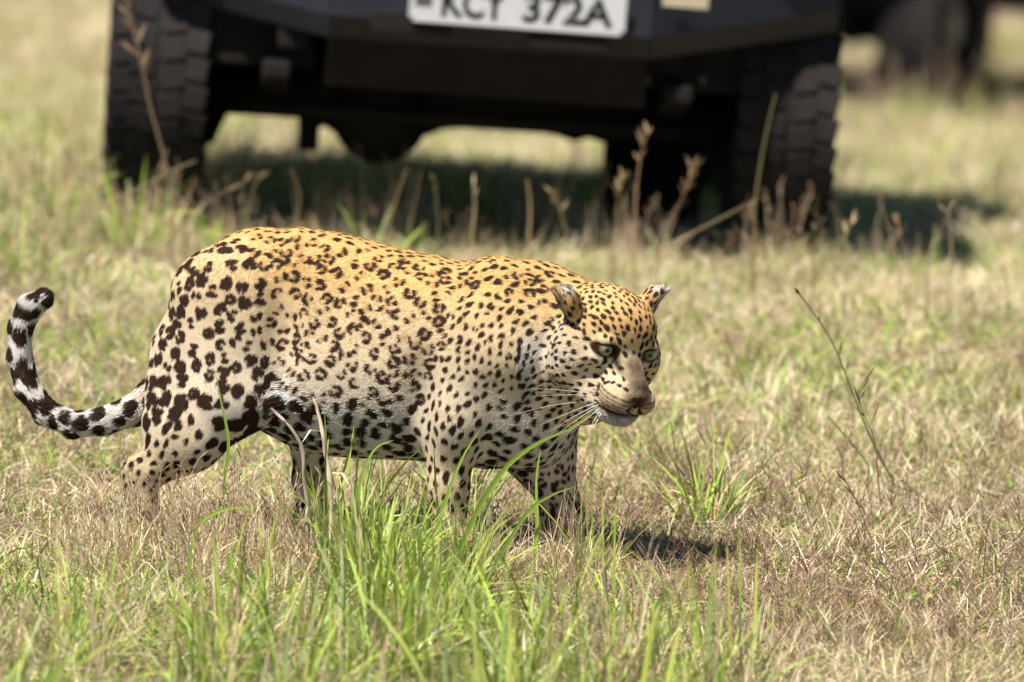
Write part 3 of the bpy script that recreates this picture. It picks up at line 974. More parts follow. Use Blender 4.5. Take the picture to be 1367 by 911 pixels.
    dark = np.maximum(dark, tear * 1.0 * ih)
    lip = np.exp(-((uu + .1075) / .0075) ** 2) * smooth01((f + .01) / .03) * (np.abs(r) < .055)
    dark = np.maximum(dark, lip * ih)
    ph_ = np.exp(-(r / .0022) ** 2) * (f > .06) * smooth01((-.066 - uu) / .006) * (uu > -.103)
    dark = np.maximum(dark, ph_ * .9 * ih)
    for row in (-.072, -.080, -.088, -.096):
        rowd = np.exp(-((uu - row - (np.abs(r) - .03) * .12) / .0025) ** 2) * smooth01((np.abs(r) - .012) / .008) * (f > .015) * (np.abs(r) < .066)
        seg = .5 + .5 * np.sin(f * 430 + row * 900)
        dark = np.maximum(dark, rowd * (.55 + .45 * seg) * ih)
    sm = smooth01(.5 - spot / .0020)
    tipm = smooth01((-s - .71) / .03) * wf['tail'] * smooth01((z - .455) / .02)    # black end of the tail
    sm = np.maximum(sm, tipm * (.9 - .35 * smooth01((z - .495) / .012)))
    sm = np.maximum(sm, dark)
    base = base * (1 - .46 * np.clip(fill, 0, 1)[:, None] * np.array((.45, .8, 1.0)))
    # nose leather
    nl = ih * np.exp(-(r / .022) ** 4) * smooth01((f - .072) / .010) * smooth01((-.055 - uu) / .005) * smooth01((uu + .088) / .006)
    spotc = np.array((.030, .016, .011))
    spotc = np.outer(np.ones(n), spotc) + np.outer(ih * 0 + .012 * (1 - low), np.array((1, .55, .3)))
    tone = 1 + .10 * np.array([noise.noise(Vector(p * 14)) for p in V])
    tone = tone * (1 + .5 * br * ih * np.array([noise.noise(Vector(p * 95)) for p in V]))
    colr = (base * tone[:, None]) * (1 - sm[:, None]) + spotc * sm[:, None]
    colr = colr + (np.array((.058, .027, .023)) - colr) * (nl * .92)[:, None]
    # --- fur
    Q = L['Q']
    tri = np.concatenate([Q[:, [0, 1, 2]], Q[:, [0, 2, 3]]])
    A = np.linalg.norm(np.cross(V[tri[:, 1]] - V[tri[:, 0]], V[tri[:, 2]] - V[tri[:, 0]]), axis=1)
    camd = np.array(CAM - Lw); 
    ln = np.full(n, .0068)
    ln += (.014 - ln) * wf['torso'] * under * .8
    ln += (.012 - ln) * wf['chest'] * .7
    ln += (.016 - ln) * wf['tail']
    ln += (.0075 - ln) * np.clip(wf['leg'] + wf['farfore'] * .6, 0, 1)
    ln += (.045 - ln) * groin
    lh = np.full(n, .0050)
    lh += (.009 - lh) * smooth01((np.abs(r) - .075) / .03) * (uu < .03)
    lh += (.013 - lh) * chn
    lh = np.where((br > .3) | (nl > .3), .0035, lh)
    lh += (.020 - lh) * np.clip(W['ear'] * .5 + W['earin'], 0, 1) * smooth01((np.abs(r) - .07) / .02) * (uu > .03)
    ln = np.where(ih > .5, lh, ln)
    bare = np.clip(nl + W['socket'] * 1.2 * (ed < .95) + lip * ih, 0, 1)
    dens = A * (1 + 3.0 * groin[tri[:, 0]] + 2.2 * ih[tri[:, 0]] + 1.2 * wf['leg'][tri[:, 0]]) 
    facing = ((camd - V[tri[:, 0]]) * N[tri[:, 0]]).sum(1)
    dens = np.where(facing > -6.5, dens, dens * .3)
    NH = 460000
    tsel = rng.choice(len(tri), NH, p=dens / dens.sum())
    w = rng.random((NH, 2)); flip = w.sum(1) > 1; w[flip] = 1 - w[flip]
    w = np.c_[1 - w.sum(1), w]
    T = tri[tsel]
    lerp = lambda X: np.einsum('ij,ij...->i...', w, X[T])
    P = lerp(V); Nn = lerp(N); Nn /= np.linalg.norm(Nn, axis=1, keepdims=True)
    F = lerp(flow); Ln = lerp(ln) * (.6 + .7 * rng.random(NH))
    keep = lerp(bare) < .5
    # strands take the pattern at their own root, so the outlines stay crisp
    kh = KDTree(NH)
    for i in range(NH): kh.insert(P[i], i)
    kh.balance()
    hs = np.full(NH, 1.0); lay(P, Nn, kh, hs)
    smh = np.maximum(smooth01(.5 - (hs + lerp(nz)) / .0012), lerp(np.maximum(dark, tipm * (.9 - .35 * smooth01((z - .495) / .012)))))
    Cc = lerp(base * tone[:, None]) * (1 - smh[:, None]) + lerp(spotc) * smh[:, None]
    Cc = Cc + (np.array((.058, .027, .023)) - Cc) * (lerp(nl) * .92)[:, None]
    F = F - Nn * (F * Nn).sum(1, keepdims=True); F /= np.linalg.norm(F, axis=1, keepdims=True) + 1e-9
    S = np.cross(Nn, F)
    # tufted direction: low-frequency swirl plus a little per-hair scatter
    swl = np.array([noise.noise(Vector(p * 38)) for p in V]); swirl = lerp(swl)
    dang = swirl * .32 + rng.normal(0, .12, NH)
    D = F * np.cos(dang)[:, None] + S * np.sin(dang)[:, None]
    lift = .22 + .14 * rng.random(NH) + .55 * lerp(groin) + .15 * np.abs(swirl)
    lift = lift * (1 - .65 * np.clip(lerp(smooth01((.35 - N[:, 2]) / .4) * (1 - groin)), 0, 1))
    D = D * np.cos(lift)[:, None] + Nn * np.sin(lift)[:, None]
    Sd = np.cross(Nn, D); Sd /= np.linalg.norm(Sd, axis=1, keepdims=True) + 1e-9
    rol = rng.normal(0, .55, NH)
    Wd = Sd * np.cos(rol)[:, None] + np.cross(D, Sd) * np.sin(rol)[:, None]
    hw = (.00036 + .00030 * rng.random(NH))[:, None] * np.clip(Ln / .012, .75, 1.3)[:, None]
    mid = P + D * (Ln * .5)[:, None]
    tip = P + D * Ln[:, None] - Nn * (Ln * .22)[:, None]
    P0 = P - Nn * .0012
    vert = np.stack([P0 - Wd * hw, P0 + Wd * hw, mid + Wd * hw * .8, mid - Wd * hw * .8, tip], 1)[keep]
    Cc = Cc[keep] * (1 + .16 * (rng.random(keep.sum()) - .5))[:, None]
    m = len(vert)
    base_i = np.arange(m)[:, None] * 5
    fq = base_i + np.array([0, 1, 2, 3]); ft = base_i + np.array([3, 2, 4])
    return colr, vert.reshape(-1, 3), np.repeat(Cc, 5, axis=0), ft, fq

def make_leopard():
    L = build_leopard()
    colr, fv, fc, ft, fq = coat_and_fur(L)
    root = empty('leopard', LO)
    tag(root, 'spotted golden leopard walking through the grass with its head lowered', 'leopard')
    fur_m = attr_material('leopard_coat', rough=.8, spec=.08)
    me = mesh_np('body', L['V'], quads=L['Q']); set_col(me, 'col', colr); me.materials.append(fur_m)
    body = link(bpy.data.objects.new('body', me), root)
    strand_m = attr_material('leopard_fur', rough=.75, spec=.10, trans=.12)
    me = mesh_np('fur', fv, tris=ft, quads=fq, smooth=False); set_col(me, 'col', fc); me.materials.append(strand_m)
    fur = link(bpy.data.objects.new('fur', me), root); tag(fur, kind='stuff')
    # eyes: ball with iris and pupil on its front
    HRW = L['HRW']
    fwd = Vector(HRW[:, 1])
    k = NT('eye')
    tc = k.n('TexCoord'); sep = k.n('SeparateXYZ'); k.l(tc.outputs['Object'], sep.inputs['Vector'])
    mr = k.n('MapRange'); mr.inputs['From Max'].default_value = .0170; k.l(sep.outputs['Z'], mr.inputs['Value'])
    col = k.ramp(mr.outputs['Result'], [(0.0, (.02, .012, .008)), (.50, (.03, .02, .012)), (.56, (.09, .08, .035)), (.80, (.19, .175, .085)), (.945, (.23, .205, .10)), (.965, (.004, .004, .004))])
    k.l(col, k.b.inputs['Base Color']); k.b.inputs['Roughness'].default_value = .12
    k.b.inputs['Coat Weight'].default_value = .4
    import bmesh
    for e in L['eyes']:
        b = bmesh.new(); bmesh.ops.create_uvsphere(b, u_segments=24, v_segments=20, radius=.0170)
        for f_ in b.faces: f_.smooth = True
        em = bpy.data.meshes.new('eye'); b.to_mesh(em); b.free(); em.materials.append(k.m)
        eo = link(bpy.data.objects.new('eye', em), root)
        eo.location = L['hp'](*e)
        look = (fwd + Vector((-.10, -.25, .12))).normalized()
        eo.rotation_euler = look.to_track_quat('Z', 'Y').to_euler()
    # whiskers
    wm = noise_material('whisker', (.82, .80, .76), (.88, .86, .84), rough=(.3, .45))
    hp = L['hp']
    def whisker(p0, p1, p2, r0=.00065):
        pts = bezier(p0, p1, p2, 8)
        v, q = tube_np(pts, [r0 * (1 - .8 * i / 8) for i in range(9)], 4)
        m_ = mesh_np('whisker', v, quads=q); m_.materials.append(wm)
        link(bpy.data.objects.new('whisker', m_), root)
    def wpx(px, py, dy): return at(px, py, LEO_Y + dy) - LO
    D0 = (Vector(hp(-.05, .055, -.085)) + LO).y - LEO_Y
    for a, m_, b in [((795,527),(760,520),(708,519)),((797,530),(765,525),(722,529)),((795,537),(750,535),(690,553)),
                     ((797,537),(765,548),(716,570)),((798,542),(770,560),(738,584)),((800,546),(775,566),(752,582)),
                     ((801,550),(790,562),(783,589)),((799,540),(770,552),(735,576)),((803,552),(792,570),(786,580))]:
        whisker(wpx(*a, D0), wpx(*m_, D0 - .03), wpx(*b, D0 - .02))
    D1 = (Vector(hp(.06, -.02, .02)) + LO).y - LEO_Y
    for a, m_, b in [((866,448),(878,438),(888,431)),((868,450),(876,444),(882,438)),((866,545),(876,552),(889,566)),((868,540),(880,546),(897,552))]:
        whisker(wpx(*a, D1), wpx(*m_, D1 - .01), wpx(*b, D1 - .01), .0007)
    for a, m_, b in [((796,457),(786,448),(776,446)),((798,456),(790,444),(784,438))]:
        whisker(wpx(*a, D0 + .06), wpx(*m_, D0 + .04), wpx(*b, D0 + .04), .0006)
    return root, L

leopard, LEO = make_leopard()
# ------------------------------------------------------------------ grass
GR = np.random.default_rng(5)
SRC = bpy.data.collections.new('grass_sources')       # templates only, never linked to the scene

def grass_material():
    k = NT('grass_blade')
    a = k.n('Attribute', attribute_name='col'); oi = k.n('ObjectInfo')
    hsv = k.n('HueSaturation')
    mr = k.n('MapRange'); mr.inputs['To Min'].default_value = .72; mr.inputs['To Max'].default_value = 1.3
    k.l(oi.outputs['Random'], mr.inputs['Value']); k.l(mr.outputs['Result'], hsv.inputs['Value'])
    k.l(a.outputs['Color'], hsv.inputs['Color'])
    k.l(hsv.outputs['Color'], k.b.inputs['Base Color'])
    k.b.inputs['Roughness'].default_value = .5; k.b.inputs['Specular IOR Level'].default_value = .3
    tr = k.n('BsdfTranslucent'); mx = k.n('MixShader', Fac=.24)
    k.l(hsv.outputs['Color'], tr.inputs['Color'])
    k.l(k.b.outputs['BSDF'], mx.inputs[1]); k.l(tr.outputs['BSDF'], mx.inputs[2])
    k.l(mx.outputs['Shader'], k.t.nodes['Material Output'].inputs['Surface'])
    return k.m
GRASS_M = grass_material()

STRAW = [(.70, .555, .36), (.60, .445, .27), (.75, .63, .44), (.52, .365, .23), (.68, .56, .375), (.78, .68, .52)]
BROWN = [(.24, .145, .095), (.31, .20, .13), (.16, .095, .065), (.40, .28, .185), (.34, .23, .165)]
GREEN = [(.15, .30, .035), (.21, .37, .045), (.11, .22, .035), (.28, .40, .07), (.20, .35, .09)]
VIVID = [(.29, .42, .055), (.37, .47, .075), (.22, .35, .055), (.43, .47, .11), (.30, .40, .15)]
YELL = [(.42, .42, .12), (.50, .45, .17), (.36, .38, .11)]

def blades(n, rad, length, elev, width, pal, bend=.5, seg=3, spread=None, lean=0.0, z0=0.0):
    """n flat tapering blades inside a disc: vertices, quads, triangles, colours"""
    a = GR.random(n) * 2 * np.pi; rr = rad * np.sqrt(GR.random(n))
    root = np.c_[np.cos(a) * rr, np.sin(a) * rr, -.004 - .004 * GR.random(n) + z0 * GR.random(n)]
    L = length[0] + (length[1] - length[0]) * GR.random(n) ** 1.4
    el = np.radians(elev[0] + (elev[1] - elev[0]) * GR.random(n))
    az = GR.random(n) * 2 * np.pi
    if spread is not None: az = a + GR.normal(0, spread, n)
    w = width[0] + (width[1] - width[0]) * GR.random(n)
    hd = np.c_[np.cos(az), np.sin(az), np.zeros(n)]
    hd[:, 0] += lean
    sd = np.c_[-np.sin(az), np.cos(az), np.zeros(n)]
    tw = GR.normal(0, .6, n)
    bnd = bend * (.3 + GR.random(n)) * (GR.random(n) - .15)
    pts = []
    for i in range(seg + 1):
        t = i / seg
        e = el - bnd * t * 1.6
        p = root + hd * (np.cos(e) * L * t)[:, None] + np.c_[np.zeros(n), np.zeros(n), np.sin(e) * L * t]
        p[:, 2] = np.maximum(p[:, 2], root[:, 2] + .004 * t + .012 * t * (L / .08) * GR.random(n))
        pts.append(p)
    nrm = np.cross(sd, pts[-1] - pts[0]); nrm /= np.linalg.norm(nrm, axis=1, keepdims=True) + 1e-9
    sd = sd * np.cos(tw)[:, None] + nrm * np.sin(tw)[:, None]
    V = []
    for i in range(seg):
        t = i / seg
        hw = (w * .5 * (1 - .55 * t ** 2))[:, None]
        V += [pts[i] - sd * hw, pts[i] + sd * hw]
    V.append(pts[-1])
    V = np.stack(V, 1)                        # n, 2*seg+1, 3
    k = 2 * seg + 1
    b = np.arange(n)[:, None] * k
    q = np.concatenate([b + np.array([2*i, 2*i+1, 2*i+3, 2*i+2]) for i in range(seg - 1)]) if seg > 1 else np.zeros((0, 4), int)
    t3 = b + np.array([2*seg-2, 2*seg-1, 2*seg])
    c = np.array(pal)[GR.integers(0, len(pal), n)] * (.8 + .4 * GR.random((n, 1)))
    C = np.repeat(c[:, None, :], k, axis=1)
    tipt = np.linspace(0, 1, k)[None, :, None]
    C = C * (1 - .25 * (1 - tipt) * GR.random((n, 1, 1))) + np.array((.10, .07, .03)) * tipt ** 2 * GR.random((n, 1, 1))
    return V.reshape(-1, 3), q, t3, C.reshape(-1, 3)

def join(parts):
    V, Q, T, C, o = [], [], [], [], 0
    for v, q, t, c in parts:
        V.append(v); C.append(c)
        if q is not None and len(q): Q.append(np.asarray(q) + o)
        if t is not None and len(t): T.append(np.asarray(t) + o)
        o += len(v)
    return np.concatenate(V), (np.concatenate(Q) if Q else None), (np.concatenate(T) if T else None), np.concatenate(C)

def stem(p, seeds=0, r=.0012, c=(.5, .38, .2), side=.03, seedc=(.45, .31, .2)):
    """a thin stem with short seed-bearing side shoots near its top"""
    v, q = tube_np(p, [r * (1 - .5 * i / (len(p) - 1)) for i in range(len(p))], 4)
    parts = [(np.array(v), np.array(q), np.zeros((0, 3), int), np.tile(c, (len(v), 1)))]
    n = len(p)
    for k in range(seeds):
        t = .55 + .45 * (k + 1) / seeds
        i = min(int(t * (n - 1)), n - 2); f = t * (n - 1) - i
        b = Vector(p[i]).lerp(Vector(p[i + 1]), f)
        d = (Vector(p[i + 1]) - Vector(p[i])).normalized()
        az = GR.random() * 6.28
        o = (d * (.7 + .5 * GR.random()) + Vector((math.cos(az), math.sin(az), .1)) * .8).normalized()
        e = b + o * side * (.5 + .8 * GR.random())
        v, q = tube_np([b, b.lerp(e, .55), e], [r * .45, r * 1.35, r * .3], 4)
        cc = np.array(seedc) * (.75 + .5 * GR.random())
        parts.append((np.array(v), np.array(q), np.zeros((0, 3), int), np.tile(cc, (len(v), 1))))
    return join(parts)

def as_source(name, data):
    V, Q, T, C = data
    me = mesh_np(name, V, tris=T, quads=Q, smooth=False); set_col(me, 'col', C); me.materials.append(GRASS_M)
    o = bpy.data.objects.new(name, me); SRC.objects.link(o)
    return o

NVAR = {}
def variants(kind, n, fn):
    NVAR[kind] = (sum(c for _, c in NVAR.values()), n)
    for i in range(n): as_source('%02d_%s_%d' % (len(NVAR), kind, i), fn())

R_ = .24
variants('straw_thatch', 5, lambda: join([
    blades(330, R_, (.025, .09), (0, 35), (.0012, .0030), STRAW, .5, 2),
    blades(210, R_, (.02, .07), (0, 35), (.0010, .0024), BROWN, .4, 2),
    blades(110, R_, (.025, .075), (20, 75), (.0012, .0030), STRAW + YELL, .8, 3),
    blades(70, R_, (.012, .040), (5, 70), (.0026, .0052), GREEN, .8, 2)]))
variants('mixed_thatch', 5, lambda: join([
    blades(240, R_, (.025, .08), (0, 40), (.0012, .0030), STRAW, .5, 2),
    blades(150, R_, (.02, .06), (0, 35), (.0010, .0022), BROWN, .4, 2),
    blades(170, R_, (.012, .050), (5, 75), (.0026, .0055), GREEN, .8, 2),
    blades(60, R_, (.03, .08), (20, 80), (.0018, .004), YELL + VIVID, .8, 3)]))
variants('brown_thatch', 4, lambda: join([
    blades(330, R_, (.025, .085), (0, 50), (.0010, .0022), BROWN, .4, 2),
    blades(190, R_, (.025, .085), (0, 50), (.0010, .0024), STRAW, .4, 2),
    blades(46, R_, (.05, .13), (30, 80), (.0010, .0018), BROWN, .5, 3),
    blades(60, R_, (.012, .045), (5, 75), (.0026, .0050), GREEN, .8, 2)]))
variants('green_sward', 4, lambda: join([
    blades(110, R_, (.04, .12), (20, 80), (.0025, .0055), VIVID + GREEN, .9, 3),
    blades(110, R_, (.03, .10), (10, 75), (.002, .0045), YELL + STRAW, .8, 3),
    blades(190, R_, (.025, .08), (0, 45), (.0012, .0028), STRAW + BROWN[:2], .5, 2)]))
variants('tall_green_tuft', 4, lambda: join([
    blades(20, .055, (.14, .31), (62, 88), (.0040, .0075), VIVID, .55, 5, spread=.7, lean=.15),
    blades(14, .06, (.08, .18), (45, 85), (.0035, .006), VIVID + YELL, .8, 4, spread=.8),
    blades(10, .05, (.08, .20), (50, 85), (.0025, .0045), STRAW, .6, 4)]))
def dry_tuft():
    parts = [blades(26, .06, (.06, .17), (35, 85), (.0018, .0036), STRAW, .6, 4), blades(10, .06, (.05, .13), (35, 85), (.002, .004), GREEN + YELL, .7, 3)]
    for k in range(5):
        az = GR.random() * 6.28; L = .10 + .13 * GR.random(); ln_ = .1 + .35 * GR.random()
        b = Vector((GR.normal(0, .03), GR.normal(0, .03), -.01)); d = Vector((math.cos(az) * ln_, math.sin(az) * ln_, 1)).normalized()
        e = b + d * L
        parts.append(stem(bezier(b, b.lerp(e, .6) + Vector((0, 0, .01)), e, 6), int(GR.integers(0, 7)), .0011, tuple(np.array(STRAW[int(GR.integers(0, 6))])), .022))
    return join(parts)
variants('dry_tuft', 5, dry_tuft)
variants('pale_straw', 4, lambda: join([
    blades(330, R_, (.04, .12), (8, 70), (.0014, .0032), STRAW[:1] + STRAW[2:3] + STRAW[4:], .6, 3),
    blades(70, R_, (.03, .09), (5, 50), (.0012, .0025), BROWN, .5, 2),
    blades(110, R_, (.03, .10), (20, 80), (.002, .0042), GREEN + YELL, .8, 3)]))

def herb():
    P = [blades(34, .07, (.05, .15), (25, 88), (.0010, .0020), BROWN + STRAW[3:4], .5, 3),
         blades(24, .07, (.04, .11), (10, 70), (.0012, .0026), STRAW, .6, 3),
         blades(26, .07, (.012, .035), (-10, 60), (.0028, .0055), GREEN + VIVID[:2], .8, 2, z0=.06)]
    for k in range(4):
        az = GR.random() * 6.28; L = .07 + .09 * GR.random(); l_ = .2 + .6 * GR.random()
        b = Vector((GR.normal(0, .03), GR.normal(0, .03), -.005)); e = b + Vector((math.cos(az) * l_, math.sin(az) * l_, 1)).normalized() * L
        P.append(stem(bezier(b, b.lerp(e, .5) + Vector((0, 0, .008)), e, 5), int(GR.integers(3, 8)), .0010, BROWN[int(GR.integers(0, 5))], .03, BROWN[int(GR.integers(0, 5))]))
    return join(P)
variants('herb_tuft', 5, herb)

def scatter_object(name, pts, kinds, rz, tilt, scl, label):
    """one 'stuff' object: points that instance the templates"""
    n = len(pts)
    me = bpy.data.meshes.new(name)
    me.vertices.add(n); me.vertices.foreach_set('co', np.asarray(pts, np.float32).ravel())
    me.attributes.new('idx', 'INT', 'POINT').data.foreach_set('value', np.asarray(kinds, np.int32))
    rot = np.c_[tilt, rz].astype(np.float32)
    me.attributes.new('rot', 'FLOAT_VECTOR', 'POINT').data.foreach_set('vector', rot.ravel())
    me.attributes.new('scl', 'FLOAT_VECTOR', 'POINT').data.foreach_set('vector', np.asarray(scl, np.float32).ravel())
    me.materials.append(GRASS_M)
    o = link(bpy.data.objects.new(name, me)); tag(o, label, 'grass', kind='stuff')
    ng = bpy.data.node_groups.new(name + '_scatter', 'GeometryNodeTree')
    ng.interface.new_socket('Geometry', in_out='INPUT', socket_type='NodeSocketGeometry')
    ng.interface.new_socket('Geometry', in_out='OUTPUT', socket_type='NodeSocketGeometry')
    N_ = ng.nodes.new
    gi, go = N_('NodeGroupInput'), N_('NodeGroupOutput')
    ci = N_('GeometryNodeCollectionInfo'); ci.inputs['Collection'].default_value = SRC
    ci.inputs['Separate Children'].default_value = True; ci.inputs['Reset Children'].default_value = True
    ip = N_('GeometryNodeInstanceOnPoints'); ip.inputs['Pick Instance'].default_value = True
    def na(nm, ty):
        q = N_('GeometryNodeInputNamedAttribute'); q.data_type = ty; q.inputs['Name'].default_value = nm
        return q.outputs['Attribute']
    e2r = N_('FunctionNodeEulerToRotation')
    Lk = ng.links.new
    Lk(gi.outputs[0], ip.inputs['Points']); Lk(ci.outputs[0], ip.inputs['Instance'])
    Lk(na('idx', 'INT'), ip.inputs['Instance Index'])
    Lk(na('rot', 'FLOAT_VECTOR'), e2r.inputs[0]); Lk(e2r.outputs[0], ip.inputs['Rotation'])
    Lk(na('scl', 'FLOAT_VECTOR'), ip.inputs['Scale'])
    Lk(ip.outputs[0], go.inputs[0])
    md = o.modifiers.new('scatter', 'NODES'); md.node_group = ng
    return o

def gpx(px, py):
    """ground point under a pixel (level ground)"""
    d = ray(px, py); t = -CAM.z / d.z
    p = CAM + d * t
    return p.x, p.y

def bump2(x, y, cx, cy, rx, ry): return np.exp(-(((x - cx) / rx) ** 2 + ((y - cy) / ry) ** 2))
def fbm(x, y, sc, seed=0.0):
    return np.array([noise.fractal(Vector((a * sc + seed, b * sc - seed, seed)), .6, 2.0, 3) for a, b in zip(x, y)])

def grass_maps(x, y):
    """how green, how brown and how lush the sward is at a place in the field"""
    nz = fbm(x, y, 1.1, 3.1); n2 = fbm(x, y, 3.3, 8.7)
    g = .46 + .34 * nz + .22 * n2
    g = g + .55 * bump2(x, y, -1.1, 16.3, .9, .9) + .5 * bump2(x, y, -.2, 16.4, .6, .9)
    g = g + .40 * bump2(x, y, -1.15, 22.6, .5, .8) + .5 * bump2(x, y, -2.4, 29, 1.2, 6) + .40 * bump2(x, y, 2.6, 30, 1.2, 7) + .5 * bump2(x, y, 0, 24.8, 1.3, 1.6)  # last term greens the sward under the vehicle to deepen its shadow
    g = g + .15 * bump2(x, y, .75, 20.2, .5, 1.0) - .25 * bump2(x, y, .7, 17.3, .7, .8)
    br = .10 + .25 * fbm(x, y, 2.1, 21.0) + .75 * bump2(x, y, .72, 17.5, .48, .75) + .35 * bump2(x, y, .30, 18.6, .4, .6) - .3 * bump2(x, y, .7, 20.8, .9, 1.1)
    return g, br, nz, n2

def make_grass():
    def field(n, x0, x1, y0, y1):
        return x0 + (x1 - x0) * GR.random(n), y0 + (y1 - y0) * GR.random(n)
    pick = lambda kind, n: NVAR[kind][0] + GR.integers(0, NVAR[kind][1], n)
    # low thatch everywhere in and round the view
    X, Y = [], []
    for n, a in ((420, (-2.6, 2.6, 12.5, 16.0)), (860, (-2.2, 2.2, 16.0, 19.5)), (900, (-2.4, 2.4, 19.5, 23.5)), (1100, (-5.5, 5.5, 23.5, 31)), (1100, (-8, 8.5, 31, 48)), (500, (-12, 12, 48, 75)), (200, (-5, -2.3, 14, 23.5)), (200, (2.3, 5, 14, 23.5))):
        x, y = field(n, *a); X.append(x); Y.append(y)
    x, y = np.concatenate(X), np.concatenate(Y); n = len(x)
    g, br, nz, n2 = grass_maps(x, y)
    u_ = GR.random(n)
    kind = np.where(u_ < br, pick('brown_thatch', n), np.where(GR.random(n) < .5, pick('straw_thatch', n), pick('pale_straw', n)))
    v_ = GR.random(n)
    kind = np.where((v_ < g) & (u_ >= br), pick('mixed_thatch', n), kind)
    kind = np.where((v_ < g - .42) & (u_ >= br), pick('green_sward', n), kind)
    # thin the cover where bare soil shows, and along the worn track behind the vehicle
    keep = GR.random(n) > np.clip(1.5 * (n2 - .28), 0, .75)
    keep &= ~((GR.random(n) < .8 * bump2(x, y, 2.1, 24.6, 1.0, .35)))
    x, y, kind = x[keep], y[keep], kind[keep]; n = len(x)
    sc = np.where(y < 23.5, 1.0, np.where(y < 31, 1.35, 1.9)) * (.85 + .35 * GR.random(n))
    S = np.c_[sc, sc, sc * (.6 + .5 * GR.random(n))]
    scatter_object('field_grass', np.c_[x, y, gz(x, y)], kind, GR.random(n) * 6.28, GR.normal(0, .04, (n, 2)), S, 'short tangled straw-coloured and green grass covering the whole field')
    # tall green grass in front of the leopard
    P = []
    for cx, cy, rx, ry, k in ((525, 850, 120, 110, 22), (630, 815, 110, 80, 9), (580, 930, 260, 90, 20), (480, 770, 60, 60, 6), (800, 930, 150, 60, 5), (150, 930, 300, 80, 8), (950, 700, 30, 40, 2), (900, 900, 120, 60, 6), (40, 330, 70, 40, 3), (600, 380, 160, 30, 1), (160, 330, 60, 30, 2)):
        for _ in range(k):
            px, py = GR.normal(cx, rx * .55), GR.normal(cy, ry * .55)
            gx, gy = gpx(px, max(py, 250)); P.append((gx, gy, .62 + .5 * GR.random()))
    # the same lush strip goes on towards the viewer, below the frame
    for _ in range(70):
        P.append((GR.normal(-.30, .62), 13.6 + 2.2 * GR.random(), .75 + .6 * GR.random()))
    P = np.array(P); n = len(P)
    scatter_object('tall_green_grass', np.c_[P[:, 0], P[:, 1], gz(P[:, 0], P[:, 1])], pick('tall_green_tuft', n), GR.random(n) * 6.28, GR.normal(0, .08, (n, 2)), np.repeat(P[:, 2:], 3, 1), 'tall fresh green grass blades growing in front of the leopard')
    # dry tufts: a fringe before the vehicle and thinly elsewhere
    P = []
    for _ in range(95):
        px = GR.random() * 1150 + 230; gx, gy = gpx(px, 322 + (px - 650) * .06 + GR.normal(16, 20)); P.append((gx, gy, .45 + .75 * GR.random() ** 2))
    for _ in range(80):
        gx, gy = gpx(GR.uniform(90, 390), GR.uniform(728, 790)); P.append((gx, gy, .6 + .45 * GR.random()))
    for _ in range(40):
        gx, gy = gpx(GR.uniform(380, 800), GR.uniform(752, 800)); P.append((gx, gy, .5 + .4 * GR.random()))
    for _ in range(70):
        px = GR.random() * 330 - 30; gx, gy = gpx(px, 290 + GR.normal(0, 30)); P.append((gx, gy, .7 + .5 * GR.random()))
    for _ in range(170): P.append((GR.uniform(-2.2, 2.2), GR.uniform(16.2, 22.5), .4 + .35 * GR.random()))
    for _ in range(110): P.append((GR.uniform(-1.3, 1.3), GR.uniform(13.4, 16.8), .9 + .6 * GR.random()))
    for _ in range(260): P.append((GR.uniform(-5, 5), GR.uniform(25, 42), .9 + .8 * GR.random()))
    for _ in range(90): P.append((GR.uniform(1.0, 4.2), GR.uniform(27, 35), .9 + .7 * GR.random()))
    P = np.array(P); kd_ = pick('dry_tuft', len(P))
    H_ = []
    while len(H_) < 420:
        hx, hy = GR.uniform(-2.0, 2.2), GR.uniform(16.0, 21.5)
        if GR.random() < .14 + bump2(hx, hy, .72, 17.6, .62, .9) + .5 * bump2(hx, hy, .3, 18.7, .45, .6): H_.append((hx, hy, .55 + .5 * GR.random()))
    P = np.concatenate([P, np.array(H_)]); kd_ = np.concatenate([kd_, pick('herb_tuft', len(H_))]); n = len(P)
    # keep clear of the leopard's trunk line so that stems do not pierce it
    scatter_object('dry_grass', np.c_[P[:, 0], P[:, 1], gz(P[:, 0], P[:, 1])], kd_, GR.random(n) * 6.28, GR.normal(0, .1, (n, 2)), np.repeat(P[:, 2:], 3, 1), 'dry seeding grass tufts fringing the vehicle and dotting the field')

make_grass()

# --- single stalks that stand out
def stalk(name, label, cat, data, loc, group=None):
    V, Q, T, C = data
    me = mesh_np(name, V, tris=T, quads=Q, smooth=False); set_col(me, 'col', C); me.materials.append(GRASS_M)
    o = link(bpy.data.objects.new(name, me)); o.location = loc
    return tag(o, label, cat, group)

def ribbon(pts, w, col, col2=None, fold=.25):
    """a long folded leaf blade along a path"""
    pts = [Vector(p) for p in pts]; n = len(pts); V, Q, C = [], [], []
    view = Vector((0, -1, .15))
    for i, p in enumerate(pts):
        d = (pts[min(i + 1, n - 1)] - pts[max(i - 1, 0)]).normalized()
        s_ = d.cross(view).normalized(); t = i / (n - 1)
        hw = w * .5 * (1 - t ** 3) * (.75 + .25 * math.sin(math.pi * min(1, t * 1.6))) + .0003
        up = s_.cross(d)
        V += [p - s_ * hw + up * hw * fold, p, p + s_ * hw + up * hw * fold]
        c = Vector(col).lerp(Vector(col2 or col), t); C += [c, c * .8, c]
    for i in range(n - 1):
        for k in (0, 1): Q.append((i*3+k, i*3+k+1, i*3+k+4, i*3+k+3))
    return np.array([tuple(v) for v in V]), np.array(Q), np.zeros((0, 3), int), np.array([tuple(c) for c in C])

